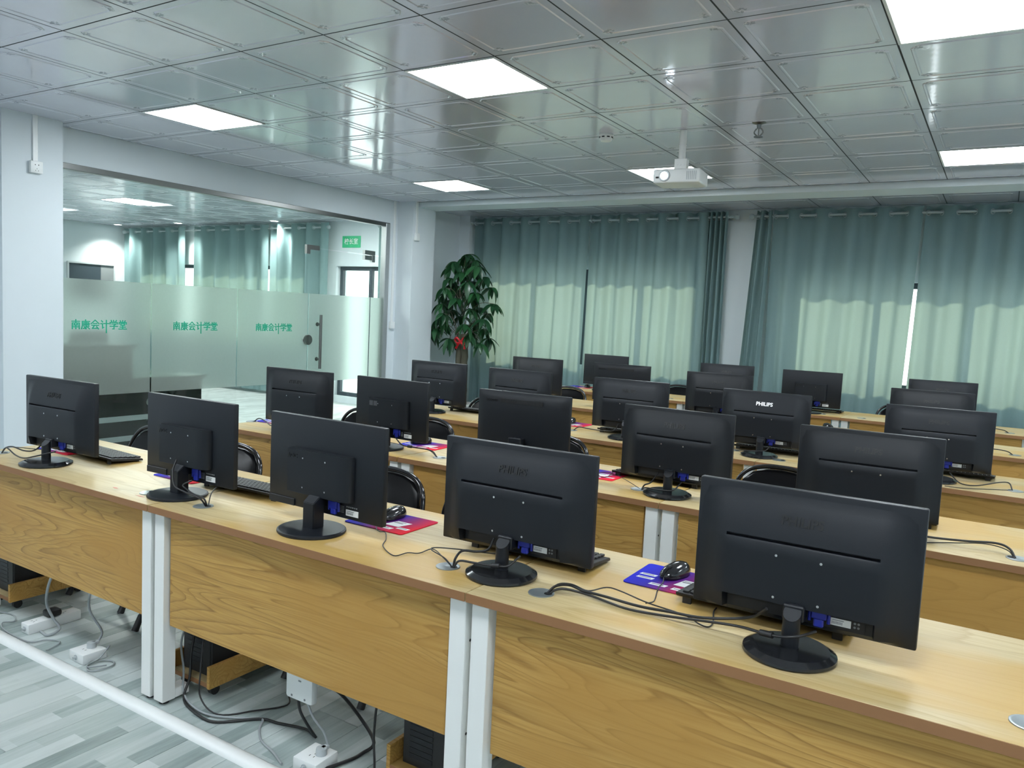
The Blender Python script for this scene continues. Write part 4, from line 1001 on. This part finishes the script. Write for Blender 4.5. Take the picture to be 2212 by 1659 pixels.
def power_strip(label, loc, rz, ln, w=0.06, h=0.035, holes=2, plug=None):
    t = thing('power_strip', label, 'power strip', loc, rz, 'white power strips on the floor')
    bm = B(); box(bm, -w/2, w/2, 0, ln, 0.0, h, 0.004, 2); obj('strip_body', bm, 'plastic_white', t)
    bm = B()
    for q in range(holes):
        yy = 0.035+q*(ln-0.04)/max(1, holes)
        for sx in (-1, 1): box(bm, sx*0.009-0.001, sx*0.009+0.001, yy-0.004, yy+0.004, h, h+0.0005)
        box(bm, -0.001, 0.001, yy+0.012, yy+0.018, h, h+0.0005)
    obj('socket_hole', bm, 'print_black', t, None)
    bm = B(); cyl(bm, (0, -0.003, h*0.5), (0, 0.001, h*0.5), 0.011, n=14); cyl(bm, (0, -0.012, h*0.5), (0, -0.002, h*0.5), 0.006, n=10); obj('cord_gland', bm, 'plastic_grey', t)
    return t
power_strip('long white power strip on the floor by the left wooden stand', (-3.545, 1.755, 0), 0.02, 0.235, 0.062, 0.045, 3)
power_strip('short white power block with grey plug on the floor', (-3.105, 1.735, 0), -0.02, 0.10, 0.105, 0.042, 2)
power_strip('white power block with round plug at the bottom of the photo', (-1.790, 1.735, 0), 0.05, 0.105, 0.10, 0.042, 2)
bm = B(); box(bm, -3.575, -3.515, 1.842, 1.905, 0.0455, 0.078, 0.012, 2); o = obj('power_adapter', bm, 'black', None); tag(o, 'black adapter block plugged into the long power strip', 'adapter')
def plug(label, loc):
    t = thing('power_plug', label, 'plug', loc)
    bm = B(); cyl(bm, (0, 0, 0), (0, 0, 0.022), 0.019, 0.017, n=16); box(bm, -0.009, 0.009, 0.0, 0.030, 0.008, 0.022, 0.003); obj('plug_body', bm, 'plastic_grey', t); return t
plug('grey plug in the short power block', (-3.105, 1.80, 0.0425)); plug('grey round plug in the power block at the photo bottom', (-1.775, 1.795, 0.0425))
t = thing('power_strip', 'white power strip hanging upright behind the middle desk panel', 'power strip', (-1.874, 1.782, 0.195))
bm = B(); box(bm, -0.062, 0.062, 0, 0.030, 0, 0.40, 0.010, 2); obj('strip_body', bm, 'plastic_white', t)
bm = B()
for sx in (-0.03, 0.03): cyl(bm, (sx, -0.001, 0.015), (sx, 0.001, 0.015), 0.004, n=10)
box(bm, 0.0, 0.012, -0.001, 0.0005, 0.07, 0.075); obj('screw_hole', bm, 'print_grey', t, None)
U = [('thick black power cord snaking from the middle tower across the floor', [(-2.545, 1.885, 0.24), (-2.53, 1.855, 0.16), (-2.51, 1.835, 0.075), (-2.48, 1.79, 0.012), (-2.342, 1.757, 0.006), (-2.258, 1.768, 0.006), (-2.161, 1.87, 0.006), (-2.086, 1.89, 0.006), (-1.978, 1.92, 0.006), (-1.912, 1.904, 0.006)], 0.005, 'cable'),
     ('grey cord from the middle tower over the floor to the photo bottom', [(-2.565, 1.885, 0.30), (-2.575, 1.845, 0.20), (-2.54, 1.83, 0.10), (-2.49, 1.80, 0.02), (-2.337, 1.775, 0.010), (-2.207, 1.835, 0.008), (-2.153, 1.876, 0.006), (-2.106, 1.824, 0.006), (-2.041, 1.778, 0.006), (-1.955, 1.753, 0.006), (-1.88, 1.723, 0.006)], 0.0042, 'cable_grey'),
     ('black cord hanging down from the upright power strip', [(-1.912, 1.904, 0.006), (-1.905, 1.865, 0.06), (-1.896, 1.815, 0.14), (-1.890, 1.797, 0.20)], 0.005, 'cable'),
     ('grey cord from the upright power strip to the round plug', [(-1.772, 1.822, 0.058), (-1.79, 1.82, 0.10), (-1.825, 1.803, 0.15), (-1.85, 1.797, 0.20)], 0.004, 'cable_grey'),
     ('black cord looping from the desk panel to the power block at the photo bottom', [(-1.785, 1.728, 0.02), (-1.765, 1.72, 0.012), (-1.72, 1.86, 0.008), (-1.715, 1.925, 0.006), (-1.70, 1.965, 0.03), (-1.763, 1.97, 0.09), (-1.80, 1.90, 0.20), (-1.805, 1.80, 0.28)], 0.006, 'cable'),
     ('grey cord hanging from the left desk to the short power block', [(-3.105, 1.828, 0.058), (-3.12, 1.853, 0.09), (-3.165, 1.833, 0.16), (-3.153, 1.816, 0.22), (-3.09, 1.79, 0.32), (-3.07, 1.775, 0.36)], 0.005, 'cable_grey'),
     ('coiled grey cord on the floor beside the short power block', [(-3.06, 1.84, 0.030), (-3.035, 1.835, 0.055), (-3.03, 1.79, 0.02), (-3.035, 1.751, 0.007), (-2.988, 1.718, 0.006), (-2.957, 1.747, 0.006), (-2.958, 1.805, 0.006), (-2.996, 1.819, 0.008), (-3.045, 1.77, 0.010), (-3.004, 1.727, 0.012), (-2.963, 1.78, 0.012)], 0.003, 'cable_grey'),
     ('grey cord hanging from the left desk to the long power strip', [(-3.50, 1.80, 0.008), (-3.44, 1.80, 0.006), (-3.44, 1.85, 0.02), (-3.478, 1.842, 0.06), (-3.491, 1.821, 0.13), (-3.44, 1.80, 0.22), (-3.37, 1.785, 0.31), (-3.35, 1.775, 0.36)], 0.006, 'cable_grey'),
     ('thin grey cord looping over the floor cable cover', [(-3.861, 1.803, 0.006), (-3.813, 1.82, 0.006), (-3.754, 1.817, 0.006), (-3.705, 1.787, 0.006), (-3.726, 1.749, 0.006), (-3.63, 1.713, 0.008), (-3.438, 1.714, 0.006), (-3.398, 1.77, 0.006), (-3.342, 1.796, 0.006), (-3.309, 1.762, 0.006), (-3.293, 1.715, 0.006)], 0.0028, 'cable_grey'),
     ('black cables looping behind the middle tower', [(-2.60, 1.873, 0.37), (-2.63, 1.82, 0.32), (-2.625, 1.815, 0.26), (-2.59, 1.83, 0.25), (-2.575, 1.868, 0.30)], 0.0035, 'cable'),
     ('thin black cable curling on the floor right of the middle stand', [(-2.46, 1.872, 0.33), (-2.43, 1.835, 0.25), (-2.40, 1.80, 0.14), (-2.385, 1.79, 0.05), (-2.30, 1.80, 0.008), (-2.22, 1.90, 0.006), (-2.16, 2.0, 0.006), (-2.22, 2.06, 0.01)], 0.003, 'cable'),
     ('black cables hanging behind the third tower', [(-1.49, 1.87, 0.36), (-1.56, 1.83, 0.30), (-1.575, 1.82, 0.18), (-1.56, 1.81, 0.08), (-1.55, 1.80, 0.008)], 0.004, 'cable')]
for lb, p, r, mm in U: cord(lb, p, r, mm)

# ------------------------------------------------------------------ projector, detector, sprinkler
t = thing('projector', 'white lit projector hanging from the ceiling on a short pole', 'projector', (-1.985, 5.27, CZ), 0.10)
bm = B(); cyl(bm, (0, 0, -0.20), (0, 0, 0.012), 0.0235, n=18); cyl(bm, (0, 0, -0.10), (0, 0, -0.104), 0.0255, n=18); obj('mount_pole', bm, 'white_metal', t)
bm = B(); box(bm, -0.042, 0.042, -0.032, 0.032, -0.265, -0.195, 0.002); box(bm, -0.11, 0.11, -0.05, 0.05, -0.272, -0.264, 0.002)
for sx in (-0.022, 0, 0.022): cyl(bm, (sx, -0.034, -0.235), (sx, -0.031, -0.235), 0.006, n=10)
obj('mount_bracket', bm, 'white_metal', t)
bm = B(); box(bm, -0.155, 0.165, -0.14, 0.10, -0.372, -0.280, 0.012, 3); cyl(bm, (0.0, 0, -0.281), (0, 0, -0.271), 0.012, n=10); obj('projector_body', bm, 'plastic_white', t, 40)
bm = B(); cyl(bm, (-0.075, -0.150, -0.325), (-0.075, -0.138, -0.325), 0.036, 0.040, n=24); obj('lens_ring', bm, 'plastic_grey', t)
bm = B(); cyl(bm, (-0.075, -0.1525, -0.327), (-0.075, -0.1495, -0.327), 0.025, n=24); obj('lens', bm, 'lens_on', t)
bm = B(); box(bm, -0.135, -0.113, -0.1415, -0.1395, -0.342, -0.330, 0.0005); obj('sensor_window', bm, 'print_black', t)
bm = B()
for q in range(6): box(bm, 0.075+q*0.012, 0.080+q*0.012, -0.1412, -0.139, -0.355, -0.298)
obj('vent_slat', bm, 'plastic_grey', t)
t = thing('smoke_detector', 'round white smoke detector on the ceiling left of the projector', 'detector', (-2.529, 5.19, CZ))
bm = B(); lathe(bm, [(0.050, 0.006), (0.052, -0.010), (0.048, -0.016), (0.046, -0.034), (0.036, -0.050), (0.0001, -0.052)], 28); obj('detector_body', bm, 'plastic_white', t)
bm = B()
for q in range(8): a = q*PI/4; box_c = Vector((0.047*math.cos(a), 0.047*math.sin(a), -0.025)); b2 = bmesh.new(); box(b2, -0.002, 0.002, -0.010, 0.010, -0.004, 0.004); merge(bm, b2, Matrix.Translation(box_c) @ Matrix.Rotation(a, 4, 'Z'))
obj('smoke_slot', bm, 'print_black', t)
t = thing('sprinkler', 'small chrome sprinkler head on the ceiling right of the projector', 'sprinkler', (-1.467, 5.236, CZ))
bm = B(); lathe(bm, [(0.034, 0.004), (0.034, -0.002), (0.012, -0.010), (0.010, -0.030), (0.0001, -0.031)], 20); bmesh.ops.scale(bm, vec=(1.3, 1.3, 1.3), verts=bm.verts); obj('escutcheon', bm, 'steel_dark', t)
bm = B(); tube(bm, [(-0.010, 0, -0.026), (-0.020, 0, -0.045), (0, 0, -0.062), (0.020, 0, -0.045), (0.010, 0, -0.026)], 0.0035, 8, 3); lathe(bm, [(0.020, -0.066), (0.021, -0.063), (0.0001, -0.061)], 14); cyl(bm, (0, 0, -0.058), (0, 0, -0.03), 0.003, n=8); bmesh.ops.scale(bm, vec=(1.4, 1.4, 1.4), verts=bm.verts); obj('sprinkler_frame', bm, 'steel_dark', t)

# ------------------------------------------------------------------ sockets and conduits
def socket(label, loc, w=0.088, h=0.088, conduit_top=CZ, axis='x', holes=True, conduit=True):
    t = thing('wall_socket', label, 'socket', loc)
    bm = B(); box(bm, 0, 0.034, -w/2, w/2, -h/2, h/2, 0.004, 2); obj('socket_box', bm, 'plastic_white', t)
    if holes:
        bm = B()
        for yy in (-0.012, 0.012): box(bm, 0.0338, 0.0345, yy-0.003, yy+0.003, 0.012, 0.020)
        for yy, zz in ((-0.010, -0.026), (0.010, -0.026), (0, -0.012)): box(bm, 0.0338, 0.0345, yy-0.0015, yy+0.0015, zz-0.004, zz+0.004)
        obj('socket_hole', bm, 'print_black', t, None)
    if conduit:
        bm = B(); box(bm, 0, 0.014, -0.018, 0.018, h/2, conduit_top-loc[2], 0.002); obj('conduit', bm, 'plastic_white', t)
    return t
socket('white wall socket with conduit on the near pillar', (-6.26, 3.19, 2.424))
socket('small white socket box with conduit on the far pillar side', (-6.205, 7.63, 2.385), 0.07, 0.09, holes=False)
socket('white switch plate on the wall right of the glass door', (LW, 7.505, 1.30), 0.075, 0.085, conduit_top=CZ, holes=False)

# ------------------------------------------------------------------ potted tree
t = thing('potted_tree', 'tall leafy green tree with thick trunk in front of the curtain', 'plant', (-5.90, 8.27, 0))
bm = B(); lathe(bm, [(0.13, 0.0), (0.15, 0.02), (0.19, 0.30), (0.20, 0.33), (0.185, 0.335), (0.17, 0.30), (0.0001, 0.295)], 32); obj('pot', bm, 'pot', t)
bm = B(); lathe(bm, [(0.172, 0.29), (0.172, 0.305), (0.0001, 0.312)], 24); obj('soil', bm, 'soil', t)
for q, (dx, dy) in enumerate(((-0.045, 0.0), (0.05, -0.01), (0.0, 0.05))):
    bm = B(); tube(bm, [(dx*1.0, dy, 0.28), (dx*1.1, dy, 0.5), (dx*0.95, dy, 0.8), (dx, dy, 1.05), (dx*0.9, dy, 1.22)], 0.044, 12, 4)
    for v in bm.verts: v.co.x += 0.004*math.sin(v.co.z*40+q); v.co.y += 0.004*math.cos(v.co.z*33+q)
    obj('trunk', bm, 'trunk', t, 60)
lb = B(); rows = []
for s in range(8):
    u = s/7; wd = 0.036*math.sin(PI*min(1, u**0.85*0.97+0.015))**0.8; zz = -0.075*u*u
    rows.append([(-wd, u*0.19, zz+0.010*(wd/0.036)), (0, u*0.19, zz-0.004), (wd, u*0.19, zz+0.010*(wd/0.036))])
grid(lb, rows); lme = bpy.data.meshes.new('leaf'); lb.to_mesh(lme); lb.free(); lme.materials.append(M['leaf'])
for p in lme.polygons: p.use_smooth = True
rnd = random.Random(11); twig = B(); nl = 0
prof = [(1.10, 0.40), (1.2, 0.54), (1.4, 0.58), (1.6, 0.56), (1.75, 0.52), (1.9, 0.42), (2.05, 0.34), (2.2, 0.16)]
def rad(z):
    for (a, ra), (b, rb) in zip(prof, prof[1:]):
        if z <= b: return ra+(rb-ra)*(z-a)/(b-a)
    return 0.12
for c in range(46):
    z = 1.12+1.12*(c/45)**1.05; a = c*2.39996+rnd.uniform(-0.3, 0.3); r = rad(z)*math.sqrt(rnd.uniform(0.12, 1.0))*0.86
    hub = Vector((r*math.cos(a)*0.96, r*math.sin(a)*0.62, z))
    st = Vector((0.04*math.cos(a), 0.04*math.sin(a), 1.18)) if z < 1.6 else Vector((0.05*math.cos(a*1.7), 0.05*math.sin(a), 1.18+0.55*(z-1.2)))
    mid = (st+hub)/2+Vector((0, 0, 0.10))
    tube(twig, [st, mid, hub], 0.0035, 5, 3)
    nn = 6 if c % 3 else 7
    if nl+nn > 298: nn = 298-nl
    for q in range(nn):
        o = link('leaf', lme, t); nl += 1
        sc = rnd.uniform(0.75, 1.2)
        yaw = a-PI/2+2*PI*q/nn+rnd.uniform(-0.25, 0.25); pitch = rnd.uniform(-0.95, -0.15)
        o.matrix_local = Matrix.Translation(hub) @ Matrix.Rotation(yaw, 4, 'Z') @ Matrix.Rotation(pitch, 4, 'X') @ Matrix.Rotation(rnd.uniform(-0.4, 0.4), 4, 'Y') @ Matrix.Diagonal((sc, sc, sc, 1))
obj('twigs', twig, 'trunk', t)
t = thing('ribbon_bow', 'red ribbon bow tied round the tree trunk', 'bow', (-5.865, 8.205, 1.115))
bm = B()
for s in (-1, 1):
    tube(bm, [(0, -0.02, 0), (s*0.05, -0.035, 0.045), (s*0.085, -0.03, 0.03), (s*0.06, -0.025, -0.01), (0, -0.02, 0)], 0.013, 8, 4)
for v in bm.verts: v.co.z *= 1.25
obj('loop', bm, 'red', t, 60)
for s in (-1, 1):
    bm = B(); prism(bm, [(s*0.005, 0.01), (s*0.04, 0.0), (s*0.085, -0.075), (s*0.06, -0.085), (s*0.045, -0.075)], 'y', -0.030, -0.026); obj('ribbon_tail', bm, 'red', t, None)
bm = B(); lathe(bm, [(0.0001, -0.016), (0.016, -0.008), (0.016, 0.008), (0.0001, 0.016)], 12, (0, -0.028, 0)); obj('knot', bm, 'red', t, 60)

# ------------------------------------------------------------------ office behind the glass
t = thing('door_sign', 'small green sign with white characters on the office wall', 'sign', (-8.612, BY-0.012, 2.49))
bm = B(); box(bm, -0.185, 0.185, 0, 0.012, -0.088, 0.088, 0.002); obj('sign_plate', bm, 'green_sign', t)
bm = B(); put_text(bm, '\u6821\u957f\u5ba4', 0.095, 0.0008, FACE_NEG_Y, (0, -0.0006, 0.0), bold=0.001); obj('sign_lettering', bm, 'white_print', t, None)
t = thing('wall_niche', 'dark framed picture recess on the white office end wall', 'picture', (-14.398, 8.33, 1.74))
bm = B()
box(bm, 0, 0.03, -0.45, 0.45, -0.34, -0.31, 0.002); box(bm, 0, 0.03, -0.45, 0.45, 0.31, 0.34, 0.002); box(bm, 0, 0.03, -0.45, -0.42, -0.31, 0.31, 0.002); box(bm, 0, 0.03, 0.42, 0.45, -0.31, 0.31, 0.002)
obj('picture_frame', bm, 'plastic_grey', t)
bm = B(); box(bm, 0, 0.008, -0.42, 0.18, -0.31, 0.31); obj('dark_board', bm, 'frame_dark', t, None)
bm = B(); box(bm, 0, 0.007, 0.18, 0.42, -0.31, 0.31); obj('grey_board', bm, 'print_grey', t, None)
t = thing('reception_desk', 'black office counter with two pale stripes behind the glass', 'counter', (-7.2, 3.95, 0))
bm = B(); box(bm, -0.30, 0.29, -1.3, 1.20, 0.0, 0.70, 0.004); box(bm, -0.05, 0.29, -1.3, 0.45, 0.70, 1.02, 0.004); obj('counter_body', bm, 'counter', t)
bm = B(); box(bm, -0.36, 0.32, 0.4505, 1.23, 0.7005, 0.74, 0.004); box(bm, -0.09, 0.32, -1.32, 0.47, 1.0205, 1.05, 0.004); obj('counter_top', bm, 'counter', t)
for z0, z1 in ((0.335, 0.385), (0.145, 0.195)):
    bm = B(); box(bm, 0.29, 0.296, -1.3, 0.95, z0, z1); obj('front_stripe', bm, 'plastic_grey', t, None)
bm = B(); cyl(bm, (0.29, 0.62, 0.50), (0.2935, 0.62, 0.50), 0.035, n=24); cyl(bm, (0.30, 1.235, 0.66), (0.30, 1.25, 0.66), 0.012, n=10); obj('round_emblem', bm, 'print_grey', t)
t = thing('office_chair', 'dark high-backed office chair blurred behind the frosted glass', 'chair', (-8.25, 4.75, 0), 0.3)
bm = B(); box(bm, -0.06, 0.06, -0.24, 0.24, 0.55, 1.12, 0.05, 3); obj('backrest', bm, 'cloth_dark', t, 60)
bm = B(); box(bm, -0.1, 0.42, -0.25, 0.25, 0.45, 0.54, 0.035, 3); obj('seat', bm, 'cloth_dark', t, 60)
bm = B(); cyl(bm, (0.15, 0, 0.09), (0.15, 0, 0.45), 0.03, n=12)
for q in range(5): a = q*2*PI/5; tube(bm, [(0.15, 0, 0.10), (0.15+0.28*math.cos(a), 0.28*math.sin(a), 0.06)], 0.02, 8, 1); lathe(bm, [(0.0001, 0.0), (0.025, 0.012), (0.025, 0.04), (0.0001, 0.05)], 10, (0.15+0.28*math.cos(a), 0.28*math.sin(a), 0))
obj('star_base', bm, 'black', t)
